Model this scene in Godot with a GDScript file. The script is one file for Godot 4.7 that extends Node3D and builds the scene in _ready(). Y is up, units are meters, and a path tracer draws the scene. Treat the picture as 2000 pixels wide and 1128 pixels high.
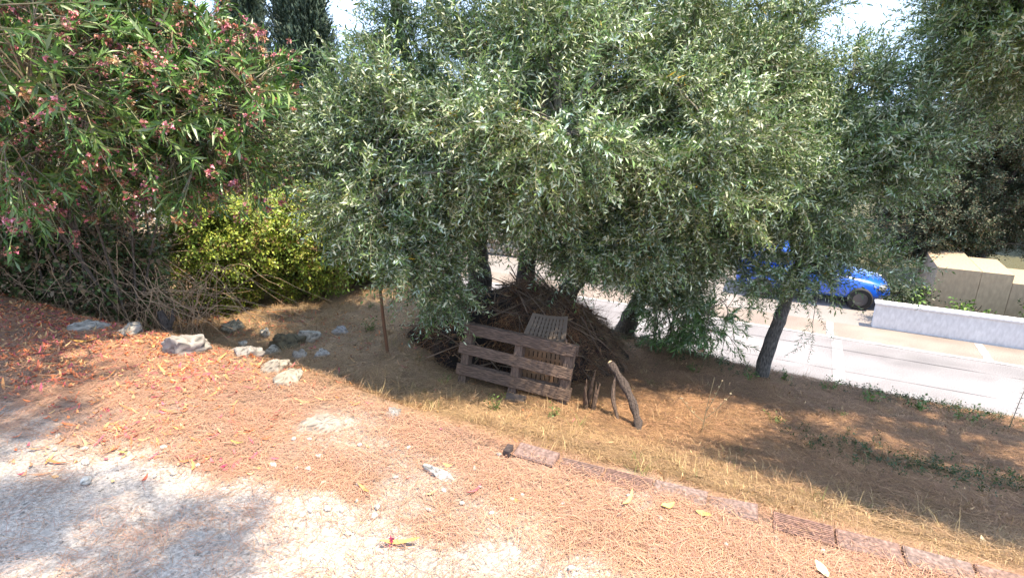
extends Node3D

const SUN_ENERGY := 1.45
const EXPOSURE := 2.75

# ---------------------------------------------------------------- mesh builder
class MB:
	var v := PackedVector3Array()
	var n := PackedVector3Array()
	var c := PackedColorArray()
	var ix := PackedInt32Array()
	func p(a: Vector3, nn: Vector3, col: Color) -> int:
		v.push_back(a)
		n.push_back(nn)
		c.push_back(col)
		return v.size() - 1
	func f(a: int, b: int, d: int) -> void:
		var g := (v[d] - v[a]).cross(v[b] - v[a])
		if g.dot(n[a] + n[b] + n[d]) < 0.0:
			ix.push_back(a)
			ix.push_back(d)
			ix.push_back(b)
		else:
			ix.push_back(a)
			ix.push_back(b)
			ix.push_back(d)
	func q(a: int, b: int, d: int, e: int) -> void:
		f(a, b, d)
		f(a, d, e)
	func smooth() -> void:
		var s := PackedVector3Array()
		s.resize(v.size())
		for i in range(0, ix.size(), 3):
			var g := (v[ix[i + 2]] - v[ix[i]]).cross(v[ix[i + 1]] - v[ix[i]])
			s[ix[i]] += g
			s[ix[i + 1]] += g
			s[ix[i + 2]] += g
		for i in s.size():
			if s[i].length() > 1e-12:
				n[i] = s[i].normalized()
	func flat(a: Vector3, b: Vector3, d: Vector3, out_: Vector3, col: Color) -> void:
		var g := (d - a).cross(b - a).normalized()
		if g.dot(out_) < 0.0:
			g = -g
		f(p(a, g, col), p(b, g, col), p(d, g, col))
	func mesh() -> ArrayMesh:
		var m := ArrayMesh.new()
		var arr := []
		arr.resize(Mesh.ARRAY_MAX)
		arr[Mesh.ARRAY_VERTEX] = v
		arr[Mesh.ARRAY_NORMAL] = n
		arr[Mesh.ARRAY_COLOR] = c
		arr[Mesh.ARRAY_INDEX] = ix
		m.add_surface_from_arrays(Mesh.PRIMITIVE_TRIANGLES, arr)
		return m

var rng := RandomNumberGenerator.new()
var nz := FastNoiseLite.new()
var M := {}
var used := {}

func V(x: float, y: float, fw: float) -> Vector3:      # x right, y up, fw metres ahead of the viewer's feet
	return Vector3(x, y, -fw)

func rr(a: float, b: float) -> float:
	return rng.randf_range(a, b)

func runit() -> Vector3:
	var z := rr(-1, 1)
	var a := rr(0, TAU)
	var s := sqrt(1.0 - z * z)
	return Vector3(s * cos(a), z, s * sin(a))

# ---------------------------------------------------------------- nodes
func nm(called: String) -> String:
	if not used.has(called):
		used[called] = 0
		return called
	used[called] += 1
	return "%s_%03d" % [called, used[called]]

func thing(called: String, label: String, cat: String, at := Vector3.ZERO, group := "") -> Node3D:
	var o := Node3D.new()
	o.name = nm(called)
	o.position = at
	tag(o, label, cat, group)
	add_child(o, true)
	return o

func tag(o: Node, label: String, cat: String, group := "") -> void:
	o.set_meta("label", label)
	o.set_meta("category", cat)
	if group != "":
		o.set_meta("group", group)

func obj(called: String, mesh: Mesh, mat: Material, parent: Node = null, at := Vector3.ZERO) -> MeshInstance3D:
	var o := MeshInstance3D.new()
	o.mesh = mesh
	o.material_override = mat
	o.position = at
	if parent == null:
		o.name = nm(called)
		add_child(o, true)
	else:
		var k := 0
		for ch in parent.get_children():
			if ch.name == called or String(ch.name).begins_with(called + "_0"):
				k += 1
		o.name = called if k == 0 else "%s_%03d" % [called, k]
		parent.add_child(o, true)
	return o

func struct(called: String, mesh: Mesh, mat: Material) -> MeshInstance3D:
	var o := obj(called, mesh, mat)
	o.set_meta("kind", "structure")
	return o

func multi(called: String, mesh: Mesh, mat: Material, list: Array, parent: Node = null, at := Vector3.ZERO) -> MultiMeshInstance3D:
	var mm := MultiMesh.new()
	mm.transform_format = MultiMesh.TRANSFORM_3D
	mm.use_colors = true
	mm.mesh = mesh
	mm.instance_count = list.size()
	for i in list.size():
		mm.set_instance_transform(i, list[i][0])
		mm.set_instance_color(i, list[i][1])
	var o := MultiMeshInstance3D.new()
	o.multimesh = mm
	o.material_override = mat
	o.position = at
	o.set_meta("kind", "stuff")
	if parent == null:
		o.name = nm(called)
		add_child(o, true)
	else:
		var k := 0
		for ch in parent.get_children():
			if ch.name == called or String(ch.name).begins_with(called + "_0"):
				k += 1
		o.name = called if k == 0 else "%s_%03d" % [called, k]
		parent.add_child(o, true)
	return o

func frame(dir: Vector3, roll := 0.0) -> Basis:
	var y := dir.normalized()
	var ref := Vector3.RIGHT if absf(y.x) < 0.8 else Vector3.FORWARD
	var x := y.cross(ref).normalized().rotated(y, roll)
	return Basis(x, y, x.cross(y))

# ---------------------------------------------------------------- shapes
func tube(m: MB, pts: Array, rad: Array, sides: int, col: Color, bump := 0.0, cap := false, col2 = null) -> void:
	var fr := Basis()
	var first := m.v.size()
	for i in pts.size():
		var d: Vector3 = (pts[mini(i + 1, pts.size() - 1)] - pts[maxi(i - 1, 0)]).normalized()
		if i == 0:
			fr = frame(d)
		else:
			var x := (fr.x - d * fr.x.dot(d)).normalized()
			fr = Basis(x, d, x.cross(d))
		var cc: Color = col if col2 == null else col.lerp(col2, float(i) / (pts.size() - 1))
		for j in sides:
			var a := TAU * j / sides
			var o := fr.x * cos(a) + fr.z * sin(a)
			var r: float = rad[i]
			if bump > 0.0:
				r *= 1.0 + bump * (nz.get_noise_3dv(pts[i] * 14.0 + o * 9.0) + 0.7 * nz.get_noise_2d(a * 22.0, i * 3.0))
			m.p(pts[i] + o * r, o, cc)
	for i in pts.size() - 1:
		for j in sides:
			var a := first + i * sides + j
			var b := first + i * sides + (j + 1) % sides
			m.q(a, b, b + sides, a + sides)
	if cap:
		for e in [0, pts.size() - 1]:
			var dd: Vector3 = (pts[0] - pts[1]).normalized() if e == 0 else (pts[e] - pts[e - 1]).normalized()
			var cen := m.p(pts[e], dd, col)
			var ring := []
			for j in sides:
				ring.append(m.p(m.v[first + e * sides + j], dd, col))
			for j in sides:
				m.f(cen, ring[j], ring[(j + 1) % sides])

func spline(ctrl: Array, per: int) -> Array:
	var out := []
	for i in ctrl.size() - 1:
		var a = ctrl[maxi(i - 1, 0)]
		var b = ctrl[i]
		var c2 = ctrl[i + 1]
		var d = ctrl[mini(i + 2, ctrl.size() - 1)]
		for k in per:
			var t := float(k) / per
			out.append(0.5 * ((2.0 * b) + (c2 - a) * t + (2.0 * a - 5.0 * b + 4.0 * c2 - d) * t * t + (3.0 * b - a - 3.0 * c2 + d) * t * t * t))
	out.append(ctrl[-1])
	return out

func box(m: MB, xf: Transform3D, size: Vector3, bev: float, col: Color) -> void:
	var h := size * 0.5
	var id := []
	for k in 8:
		var s := Vector3(1 if k & 1 else -1, 1 if k & 2 else -1, 1 if k & 4 else -1)
		var row := []
		for a in 3:
			var q := Vector3(s.x * (h.x - bev), s.y * (h.y - bev), s.z * (h.z - bev))
			q[a] = s[a] * h[a]
			var nn := Vector3.ZERO
			nn[a] = s[a]
			row.append(m.p(xf * q, (xf.basis * nn).normalized(), col))
		id.append(row)
	for a in 3:
		var b := (a + 1) % 3
		var d := (a + 2) % 3
		for s in [0, 1]:
			var k0: int = s << a
			m.q(id[k0][a], id[k0 | (1 << b)][a], id[k0 | (1 << b) | (1 << d)][a], id[k0 | (1 << d)][a])
		if bev > 0.0:
			for sb in [0, 1]:
				for sd in [0, 1]:
					var e0: int = (sb << b) | (sd << d)
					var e1: int = e0 | (1 << a)
					m.q(id[e0][b], id[e1][b], id[e1][d], id[e0][d])
	if bev > 0.0:
		for k in 8:
			m.f(id[k][0], id[k][1], id[k][2])

func boxm(size: Vector3, bev: float, col := Color.WHITE) -> ArrayMesh:
	var m := MB.new()
	box(m, Transform3D(), size, bev, col)
	return m.mesh()

func rock(size: Vector3, col: Color, rough := 0.5, seg := 34) -> ArrayMesh:
	var m := MB.new()
	var off := Vector3(rr(-50, 50), rr(-50, 50), rr(-50, 50))
	var cuts := []
	for i in 9:
		cuts.append([runit(), rr(0.55, 0.9)])
	var rows := seg / 2 + 2
	for i in rows + 1:
		for j in seg:
			var th := PI * i / rows
			var ph := TAU * j / seg
			var d := Vector3(sin(th) * cos(ph), cos(th), sin(th) * sin(ph))
			var q := d * (1.0 + rough * nz.get_noise_3dv(d * 22.0 + off))
			for cu in cuts:
				q -= cu[0] * maxf(0.0, q.dot(cu[0]) - cu[1])
			var ms := d * size / maxf(size.x, 0.001) * minf(size.x, 0.5) * 0.5
			if size.x > 0.9:
				ms = d * 0.08
			q += d * (0.14 * nz.get_noise_3dv(ms * 260.0 + off) + 0.08 * nz.get_noise_3dv(ms * 700.0 + off))
			var g: float = 1.0 + 0.5 * nz.get_noise_3dv(ms * 300.0 - off) - 0.6 * sst(0.1, 0.35, nz.get_noise_3dv(ms * 800.0 + off * 2.0))
			m.p(q * size * 0.5, d, Color(col.r * g, col.g * g, col.b * g * 0.98))
	for i in rows:
		for j in seg:
			var a := i * seg + j
			var b := i * seg + (j + 1) % seg
			m.q(a, b, b + seg, a + seg)
	m.smooth()
	return m.mesh()

func leaf(m: MB, b: Vector3, dir: Vector3, up: Vector3, ln: float, w: float, col: Color, curl := 0.15, fold := 0.25) -> void:
	var s := dir.cross(up).normalized()
	var u := s.cross(dir).normalized()
	var mid := b + dir * ln * 0.45 + u * curl * ln * 0.25
	var tip := b + dir * ln - u * curl * ln * 0.5
	var l := mid - s * w * 0.5 + u * w * fold
	var r := mid + s * w * 0.5 + u * w * fold
	var i0 := m.p(b, u, col)
	var il := m.p(l, (u + s * 0.3).normalized(), col)
	var im := m.p(mid, u, col)
	var ir := m.p(r, (u - s * 0.3).normalized(), col)
	var it := m.p(tip, u, col)
	m.f(i0, il, im)
	m.f(i0, im, ir)
	m.f(il, it, im)
	m.f(im, it, ir)

func pick(cols: Array) -> Color:
	var c: Color = cols[rng.randi() % cols.size()]
	var g := rr(0.8, 1.2)
	return Color(c.r * g, c.g * g, c.b * g)

func tw_olive() -> ArrayMesh:
	var m := MB.new()
	var L := rr(0.28, 0.4)
	var bend := Vector3(rr(-0.07, 0.07), 0, rr(-0.05, 0.05))
	var pts := []
	for i in 4:
		var t := i / 3.0
		pts.append(Vector3(0, L * t, 0) + bend * t * t)
	tube(m, pts, [0.0022, 0.0018, 0.0014, 0.0008], 3, Color(0.2, 0.19, 0.14))
	var a0 := rr(0, TAU)
	var cols := [Color(0.095, 0.16, 0.05), Color(0.13, 0.2, 0.065), Color(0.185, 0.255, 0.1), Color(0.34, 0.41, 0.26), Color(0.48, 0.54, 0.4)]
	for i in 13:
		var t := 0.06 + 0.92 * i / 12.0
		var b := Vector3(0, L * t, 0) + bend * t * t
		for s in [0, 1]:
			if rng.randf() < 0.08:
				continue
			var az: float = a0 + i * 1.57 + s * PI + rr(-0.35, 0.35)
			var o := Vector3(cos(az), 0, sin(az))
			var el := rr(0.1, 0.8) + 0.35 * t
			var dir := (o * cos(el) + Vector3.UP * sin(el)).normalized()
			var up := (Vector3.UP * cos(el) - o * sin(el) + runit() * 0.35).normalized()
			var col := pick(cols)
			if rng.randf() < 0.006:
				col = Color(0.5, 0.33, 0.03)
			leaf(m, b, dir, up, rr(0.042, 0.078) * (1.0 - 0.25 * t), rr(0.0095, 0.0145), col, rr(-0.1, 0.3))
	return m.mesh()

func tw_oleander(kind: int) -> ArrayMesh:      # 0 leafy tip, 1 faded flower head, 2 leafless stems with dry pods
	var m := MB.new()
	var L := rr(0.3, 0.42)
	var bend := Vector3(rr(-0.07, 0.07), 0, rr(-0.07, 0.07))
	var pts := []
	for i in 5:
		var t := i / 4.0
		pts.append(Vector3(0, L * t, 0) + bend * t * t)
	tube(m, pts, [0.0045, 0.004, 0.0034, 0.003, 0.002], 4, Color(0.24, 0.19, 0.14), 0, false, Color(0.2, 0.22, 0.1))
	var green := [Color(0.1, 0.2, 0.045), Color(0.13, 0.25, 0.055), Color(0.17, 0.3, 0.08), Color(0.08, 0.15, 0.045), Color(0.2, 0.27, 0.13)]
	var whorls: int = [6, 3, 1][kind]
	for i in whorls:
		var t := 1.0 - 0.62 * i / maxf(whorls, 1) - 0.02
		var b := Vector3(0, L * t, 0) + bend * t * t
		var a0 := rr(0, TAU)
		for s in 3:
			if rng.randf() < 0.12:
				continue
			var az: float = a0 + s * TAU / 3.0 + rr(-0.3, 0.3)
			var o := Vector3(cos(az), 0, sin(az))
			var el := rr(0.2, 0.8) + 0.4 * t
			var dir := (o * cos(el) + Vector3.UP * sin(el)).normalized()
			var up := (Vector3.UP * cos(el) - o * sin(el)).normalized()
			leaf(m, b, dir, up, rr(0.08, 0.13), rr(0.014, 0.022), pick(green), rr(0.0, 0.4))
	if kind > 0:
		var red := [Color(0.6, 0.19, 0.25), Color(0.66, 0.36, 0.4), Color(0.56, 0.24, 0.16), Color(0.55, 0.28, 0.13), Color(0.6, 0.4, 0.23), Color(0.42, 0.25, 0.14)]
		var tipv: Vector3 = pts[4]
		var tone := pick(red)
		for k in 11 if kind == 1 else 4:
			var d := (Vector3.UP * 0.8 + runit() * 0.9).normalized()
			var e := tipv + d * rr(0.02, 0.055)
			tube(m, [tipv, (tipv + e) * 0.5 + runit() * 0.006, e], [0.0018, 0.0014, 0.0012], 3, Color(0.3, 0.16, 0.08))
			var cc: Color = pick(red).lerp(tone, 0.55)
			for s in 5:
				var o := (d * 0.5 + runit()).normalized()
				leaf(m, e, o, d, rr(0.014, 0.025), rr(0.01, 0.016), cc, 0.5)
	return m.mesh()

func tw_broad(cols: Array, size: float, L: float, count: int, stem := Color(0.16, 0.1, 0.06)) -> ArrayMesh:
	var m := MB.new()
	var bend := Vector3(rr(-0.2, 0.2), 0, rr(-0.2, 0.2)) * L
	var pts := []
	for i in 4:
		var t := i / 3.0
		pts.append(Vector3(0, L * t, 0) + bend * t * t)
	tube(m, pts, [0.003, 0.0025, 0.002, 0.001], 3, stem)
	for i in count:
		var t := 0.1 + 0.9 * i / maxf(count - 1, 1)
		var b := Vector3(0, L * t, 0) + bend * t * t
		var az := i * 2.4 + rr(-0.4, 0.4)
		var o := Vector3(cos(az), 0, sin(az))
		var el := rr(0.0, 0.9)
		var dir := (o * cos(el) + Vector3.UP * sin(el)).normalized()
		var up := (Vector3.UP * cos(el) - o * sin(el) + runit() * 0.4).normalized()
		leaf(m, b + dir * size * 0.3, dir, up, size * rr(0.7, 1.25), size * rr(0.5, 0.72), pick(cols), rr(0, 0.4), 0.12)
	return m.mesh()

func tw_cypress() -> ArrayMesh:
	var m := MB.new()
	var cols := [Color(0.03, 0.055, 0.03), Color(0.045, 0.075, 0.04), Color(0.06, 0.09, 0.05)]
	for k in 26:
		var t := k / 25.0
		var b := Vector3(0, t * 0.42, 0)
		var o := runit()
		var dir := (o + Vector3.UP * 1.3).normalized()
		leaf(m, b, dir, o, rr(0.06, 0.12) * (1.1 - 0.5 * t), rr(0.014, 0.024), pick(cols), rr(-0.1, 0.3))
	return m.mesh()

func tw_pine() -> ArrayMesh:
	var m := MB.new()
	tube(m, [Vector3.ZERO, Vector3(0, 0.25, 0)], [0.006, 0.003], 3, Color(0.2, 0.14, 0.1))
	for k in 60:
		var b := Vector3(0, rr(0.06, 0.25), 0)
		var o := (runit() + Vector3.UP * 0.5).normalized()
		leaf(m, b, o, runit(), rr(0.08, 0.13), 0.004, pick([Color(0.06, 0.1, 0.04), Color(0.08, 0.13, 0.05)]), 0.2)
	return m.mesh()

func blade_tuft(count: int, ln: float, w: float, spread: float) -> ArrayMesh:
	var m := MB.new()
	for k in count:
		var o := Vector3(rr(-1, 1), 0, rr(-1, 1)) * spread * 0.35
		var lean := Vector3(rr(-1, 1), rr(0.35, 1.3), rr(-1, 1)).normalized()
		var L := ln * rr(0.5, 1.2)
		var s := lean.cross(Vector3.UP).normalized() * w * 0.5
		var g := rr(0.65, 1.2)
		var col := Color(g, g * rr(0.92, 1.05), g * rr(0.85, 1.05))
		var mid := o + lean * L * 0.55
		var tip := o + lean * L + Vector3(lean.x, -0.5, lean.z) * L * rr(0.1, 0.4)
		var u := s.cross(lean).normalized()
		var a := m.p(o - s, u, col)
		var b := m.p(o + s, u, col)
		var c2 := m.p(mid + s * 0.8, u, col)
		var d := m.p(mid - s * 0.8, u, col)
		var e := m.p(tip, u, col)
		m.q(a, b, c2, d)
		m.f(d, c2, e)
	return m.mesh()

func needle_clump(count: int, spread: float) -> ArrayMesh:
	var m := MB.new()
	var main := rr(0, TAU)
	for k in count:
		var a := main + rr(-1.0, 1.0) if rng.randf() < 0.6 else rr(0, TAU)
		var d := Vector3(cos(a), rr(-0.06, 0.1), sin(a))
		var L := rr(0.05, 0.11)
		var o := Vector3(rr(-1, 1) * spread, rr(0.002, 0.016), rr(-1, 1) * spread) - d * L * 0.5
		var s := d.cross(Vector3.UP).normalized()
		var w := rr(0.0006, 0.0009)
		var b := s * rr(-0.15, 0.15) * L
		var g := rr(0.6, 1.25)
		var col := Color(g, g * rr(0.88, 1.08), g * rr(0.8, 1.1))
		var p0 := o
		var p1 := o + d * L * 0.5 + b + Vector3.UP * rr(0, 0.006)
		var p2 := o + d * L
		var u := Vector3.UP
		var i := [m.p(p0 - s * w, u, col), m.p(p0 + s * w, u, col), m.p(p1 - s * w, u, col), m.p(p1 + s * w, u, col), m.p(p2, u, col)]
		m.q(i[0], i[1], i[3], i[2])
		m.f(i[2], i[3], i[4])
	return m.mesh()

func dry_leaf(ln: float, w: float, curl: float) -> ArrayMesh:
	var m := MB.new()
	var k := 7
	for i in k + 1:
		var t := float(i) / k
		var a := curl * (t - 0.5)
		var ww := w * pow(sin(PI * clampf(t, 0.02, 0.99)), 0.75) * (1.0 - 0.25 * t)
		var y := ln * 0.5 * curl * (t - 0.5) * (t - 0.5) * 2.0
		for c2 in [-1.0, 0.0, 1.0]:
			var g := rr(0.8, 1.15) * (1.0 if c2 != 0.0 else 1.15)
			m.p(Vector3((t - 0.5) * ln, y + absf(c2) * ww * 0.22 * (1.0 + 0.5 * sin(t * 9.0 + c2)), c2 * ww * 0.5 + ln * 0.1 * sin(t * 2.5)), Vector3.UP, Color(g, g, g))
	for i in k:
		for j in 2:
			var a := i * 3 + j
			m.q(a, a + 1, a + 4, a + 3)
	m.smooth()
	return m.mesh()

# ---------------------------------------------------------------- the land
func sst(a: float, b: float, x: float) -> float:
	var t := clampf((x - a) / (b - a), 0, 1)
	return t * t * (3.0 - 2.0 * t)

func hbase(x: float, fw: float) -> float:
	var s := x * 0.4 + (fw - 2.7) * 0.915
	var T := clampf(-0.07 * fw - 0.05 * x, -1.2, 0.8)
	var d := 0.0
	if s > 0.0:
		d = 0.55 * (1.0 - exp(-s / 1.2)) + 0.05 * s
		var left := 1.0 - sst(-1.3, -0.3, x)
		d = d * (1.0 - left) + left * (0.5 * sst(0.2, 0.75, s) - 0.05 * maxf(0.0, s - 1.0))
	var h := T - d
	var t := x * 0.459 + fw * 0.888
	var b := 0.7 * exp(-pow((x - 1.3) / 0.8, 2.0)) + 0.6 * (1.0 - sst(-2.4, -1.2, x))
	var k := sst(6.4 + b, 9.6 + b * 0.3, t)
	return h * (1.0 - k) - 3.62 * k

func H(x: float, fw: float) -> float:
	var t := x * 0.459 + fw * 0.888
	var a := 1.0 - sst(8.0, 9.5, t)
	if a <= 0.0:
		return hbase(x, fw)
	return hbase(x, fw) + a * (0.028 * nz.get_noise_2d(x * 9.0, fw * 9.0) + 0.016 * nz.get_noise_2d(x * 40.0 + 70.0, fw * 40.0) + 0.008 * nz.get_noise_2d(x * 110.0, fw * 110.0 + 31.0))

func G(x: float, fw: float, up := 0.0) -> Vector3:
	return Vector3(x, H(x, fw) + up, -fw)

func gnormal(x: float, fw: float) -> Vector3:
	var e := 0.06
	return Vector3(hbase(x - e, fw) - hbase(x + e, fw), 2.0 * e, hbase(x, fw + e) - hbase(x, fw - e)).normalized()

func bare(x: float, fw: float) -> float:       # how bare and trodden the pale path is
	var e := fw - (1.95 - 0.33 * (x + 0.2)) + 0.32 * nz.get_noise_2d(x * 12.0, fw * 12.0) + 0.16 * nz.get_noise_2d(x * 38.0, fw * 38.0)
	var b := 1.0 - sst(-0.12, 0.1, e)
	b = b * (1.0 - 0.75 * sst(0.35, 1.0, x))
	var patch := sst(0.08, 0.4, nz.get_noise_2d(x * 16.0 + 300.0, fw * 16.0)) * (1.0 - sst(2.6, 3.3, fw)) * (1.0 - sst(0.6, 1.4, x))
	var ledge := exp(-pow((x + 1.0) / 0.22, 2.0) - pow((fw - 2.85) / 0.2, 2.0)) * 0.9
	return clampf(maxf(maxf(b, patch * 0.6), ledge), 0, 1)

func mixc(a: Color, b: Color, t: float) -> Color:
	return a.lerp(b, clampf(t, 0, 1))

func gcol(x: float, fw: float) -> Color:
	var s := x * 0.4 + (fw - 2.7) * 0.915
	var t := x * 0.459 + fw * 0.888
	var c := Color(0.4, 0.265, 0.19)
	c = mixc(c, Color(0.40, 0.27, 0.14), sst(0.0, 0.5, s))
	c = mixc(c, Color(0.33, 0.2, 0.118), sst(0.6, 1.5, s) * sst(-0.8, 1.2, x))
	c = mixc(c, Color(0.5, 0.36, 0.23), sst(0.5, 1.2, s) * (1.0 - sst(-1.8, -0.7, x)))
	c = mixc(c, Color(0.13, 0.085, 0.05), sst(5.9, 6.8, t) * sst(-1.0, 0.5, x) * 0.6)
	var b := bare(x, fw)
	c = mixc(c, Color(0.7, 0.61, 0.535), b)
	var g := 1.0 + 0.35 * nz.get_noise_2d(x * 20.0, fw * 20.0 + 9.0)
	c = Color(c.r * g, c.g * g, c.b * g)
	if t > 9.0:
		c = mixc(c, Color(0.3, 0.25, 0.19), sst(9.0, 10.0, t))
		c = mixc(c, Color(0.14, 0.13, 0.06), sst(15.6, 16.0, t) * sst(3.0, 3.6, x * 0.888 - fw * 0.459))
		c = mixc(c, Color(0.14, 0.13, 0.06), sst(19.5, 20.0, t))
	return c

func grid(step0: float, grow: float, lo: float, hi: float) -> Array:
	var out := [0.0]
	var x := 0.0
	while x < hi:
		x += step0 + grow * x
		out.append(x)
	x = 0.0
	while x > lo:
		x -= step0 + grow * -x
		out.push_front(x)
	return out

func build_ground() -> void:
	var xs := grid(0.035, 0.012, -260.0, 260.0)
	var fs := []
	for q in grid(0.035, 0.012, -6.5, 380.0):
		fs.append(q + 2.2)
	var m := MB.new()
	for fw in fs:
		for x in xs:
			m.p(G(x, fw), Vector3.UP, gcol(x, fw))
	var w := xs.size()
	for i in fs.size() - 1:
		for j in w - 1:
			var a := i * w + j
			m.q(a, a + 1, a + w + 1, a + w)
	m.smooth()
	struct("ground", m.mesh(), M.ground)

# ---------------------------------------------------------------- materials
func noise_tex(kind: int, freq: float, lo: float, hi: float, size := 512, oct := 4, seed_ := 1) -> NoiseTexture2D:
	var n2 := FastNoiseLite.new()
	n2.noise_type = kind
	n2.frequency = freq
	n2.fractal_octaves = oct
	n2.seed = seed_
	if kind == FastNoiseLite.TYPE_CELLULAR:
		n2.cellular_return_type = FastNoiseLite.RETURN_DISTANCE2_DIV
	var t := NoiseTexture2D.new()
	t.width = size
	t.height = size
	t.seamless = true
	t.noise = n2
	var r := Gradient.new()
	r.set_color(0, Color(lo, lo, lo))
	r.set_color(1, Color(hi, hi, hi))
	t.color_ramp = r
	return t

func mat(rough: float, tex: Texture2D = null, scale := Vector3.ONE, world := true, bump: Texture2D = null, bscale := 1.0, col := Color.WHITE) -> StandardMaterial3D:
	var m := StandardMaterial3D.new()
	m.vertex_color_use_as_albedo = true
	m.albedo_color = col.linear_to_srgb()
	m.roughness = rough
	m.cull_mode = BaseMaterial3D.CULL_DISABLED
	if tex:
		m.albedo_texture = tex
	if bump:
		m.heightmap_enabled = true
		m.heightmap_texture = bump
		m.heightmap_scale = bscale
	if tex or bump:
		m.uv1_triplanar = true
		m.uv1_world_triplanar = world
		m.uv1_scale = scale
	return m

func leafmat(rough: float, back: Color, spec := 0.5) -> StandardMaterial3D:
	var m := StandardMaterial3D.new()
	m.vertex_color_use_as_albedo = true
	m.roughness = rough
	m.metallic_specular = spec
	m.cull_mode = BaseMaterial3D.CULL_DISABLED
	m.backlight_enabled = true
	m.backlight = back
	return m

func materials() -> void:
	var grain := noise_tex(FastNoiseLite.TYPE_SIMPLEX_SMOOTH, 0.03, 0.62, 1.0, 1024, 6, 3)
	var cell := noise_tex(FastNoiseLite.TYPE_CELLULAR, 0.06, 0.2, 1.0, 1024, 3, 5)
	var fine := noise_tex(FastNoiseLite.TYPE_SIMPLEX_SMOOTH, 0.12, 0.7, 1.0, 512, 4, 8)
	var streak := noise_tex(FastNoiseLite.TYPE_SIMPLEX_SMOOTH, 0.02, 0.35, 1.0, 512, 5, 11)
	M.ground = mat(0.95, grain, Vector3.ONE * 1.3, true, cell, 1.2)
	M.rock = mat(0.95, fine, Vector3.ONE * 3.0, false, fine, 1.0)
	M.asphalt = mat(0.85, fine, Vector3.ONE * 0.6, true, cell, 0.4)
	M.paint = mat(0.8, fine, Vector3.ONE * 0.9, true)
	var drip := noise_tex(FastNoiseLite.TYPE_SIMPLEX_SMOOTH, 0.012, 0.84, 1.0, 512, 6, 31)
	M.stucco = mat(0.9, drip, Vector3(2.2, 0.7, 2.2), true, fine, 0.5)
	M.bark = mat(0.95, streak, Vector3(6, 1.4, 6), true, streak, 2.5)
	M.twigwood = mat(0.9)
	M.woodx = mat(0.9, streak, Vector3(0.9, 14, 14), false, streak, 0.5)
	M.woody = mat(0.9, streak, Vector3(14, 0.9, 14), false, streak, 0.5)
	var grime := noise_tex(FastNoiseLite.TYPE_SIMPLEX_SMOOTH, 0.025, 0.5, 1.0, 512, 6, 21)
	M.tile = mat(0.9, grime, Vector3.ONE * 3.0, true, fine, 0.3)
	M.plastic = mat(0.55, fine, Vector3.ONE * 3.0, true)
	M.soil = mat(1.0, grain, Vector3.ONE * 2.0, true, cell, 3.0)
	M.sheet = mat(0.6)
	M.olive = leafmat(0.48, Color(0.4, 0.48, 0.18), 0.4)
	M.oleander = leafmat(0.4, Color(0.3, 0.4, 0.1))
	M.broad = leafmat(0.5, Color(0.45, 0.55, 0.1))
	M.dark = leafmat(0.6, Color(0.1, 0.15, 0.05))
	M.straw = leafmat(0.7, Color(0.3, 0.25, 0.12))
	M.needle = mat(0.8)
	M.dry = leafmat(0.75, Color(0.3, 0.15, 0.06))
	M.car = mat(0.3)
	M.car.clearcoat_enabled = true
	M.car.clearcoat = 1.0
	M.car.clearcoat_roughness = 0.05
	M.rubber = mat(0.8)
	M.steel = mat(0.35)
	M.steel.metallic = 0.9
	M.rust = mat(0.9, grain, Vector3.ONE * 6.0, true)
	var gl := StandardMaterial3D.new()
	gl.albedo_color = Color(0.1, 0.13, 0.14, 0.55)
	gl.roughness = 0.05
	gl.transparency = BaseMaterial3D.TRANSPARENCY_ALPHA
	M.glass = gl

# ---------------------------------------------------------------- trees and shrubs
func limb(tree: Node3D, called: String, ctrl: Array, r0: float, r1: float, nodes: Array, col := Color(0.21, 0.18, 0.145), flare := 0.0, sides := 10) -> void:
	var m := MB.new()
	var pts := spline(ctrl, 7)
	var rad := []
	for i in pts.size():
		var t := float(i) / (pts.size() - 1)
		rad.append(lerpf(r0, r1, pow(t, 0.8)) * (1.0 + flare * exp(-t * 9.0)))
		if i > 0 and i < pts.size() - 1:
			pts[i] += runit() * rad[i] * 0.12
		if t > 0.25:
			nodes.append(pts[i])
	tube(m, pts, rad, sides, col, 0.22, true)
	m.smooth()
	obj(called, m.mesh(), M.bark, tree, -tree.position)

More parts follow.
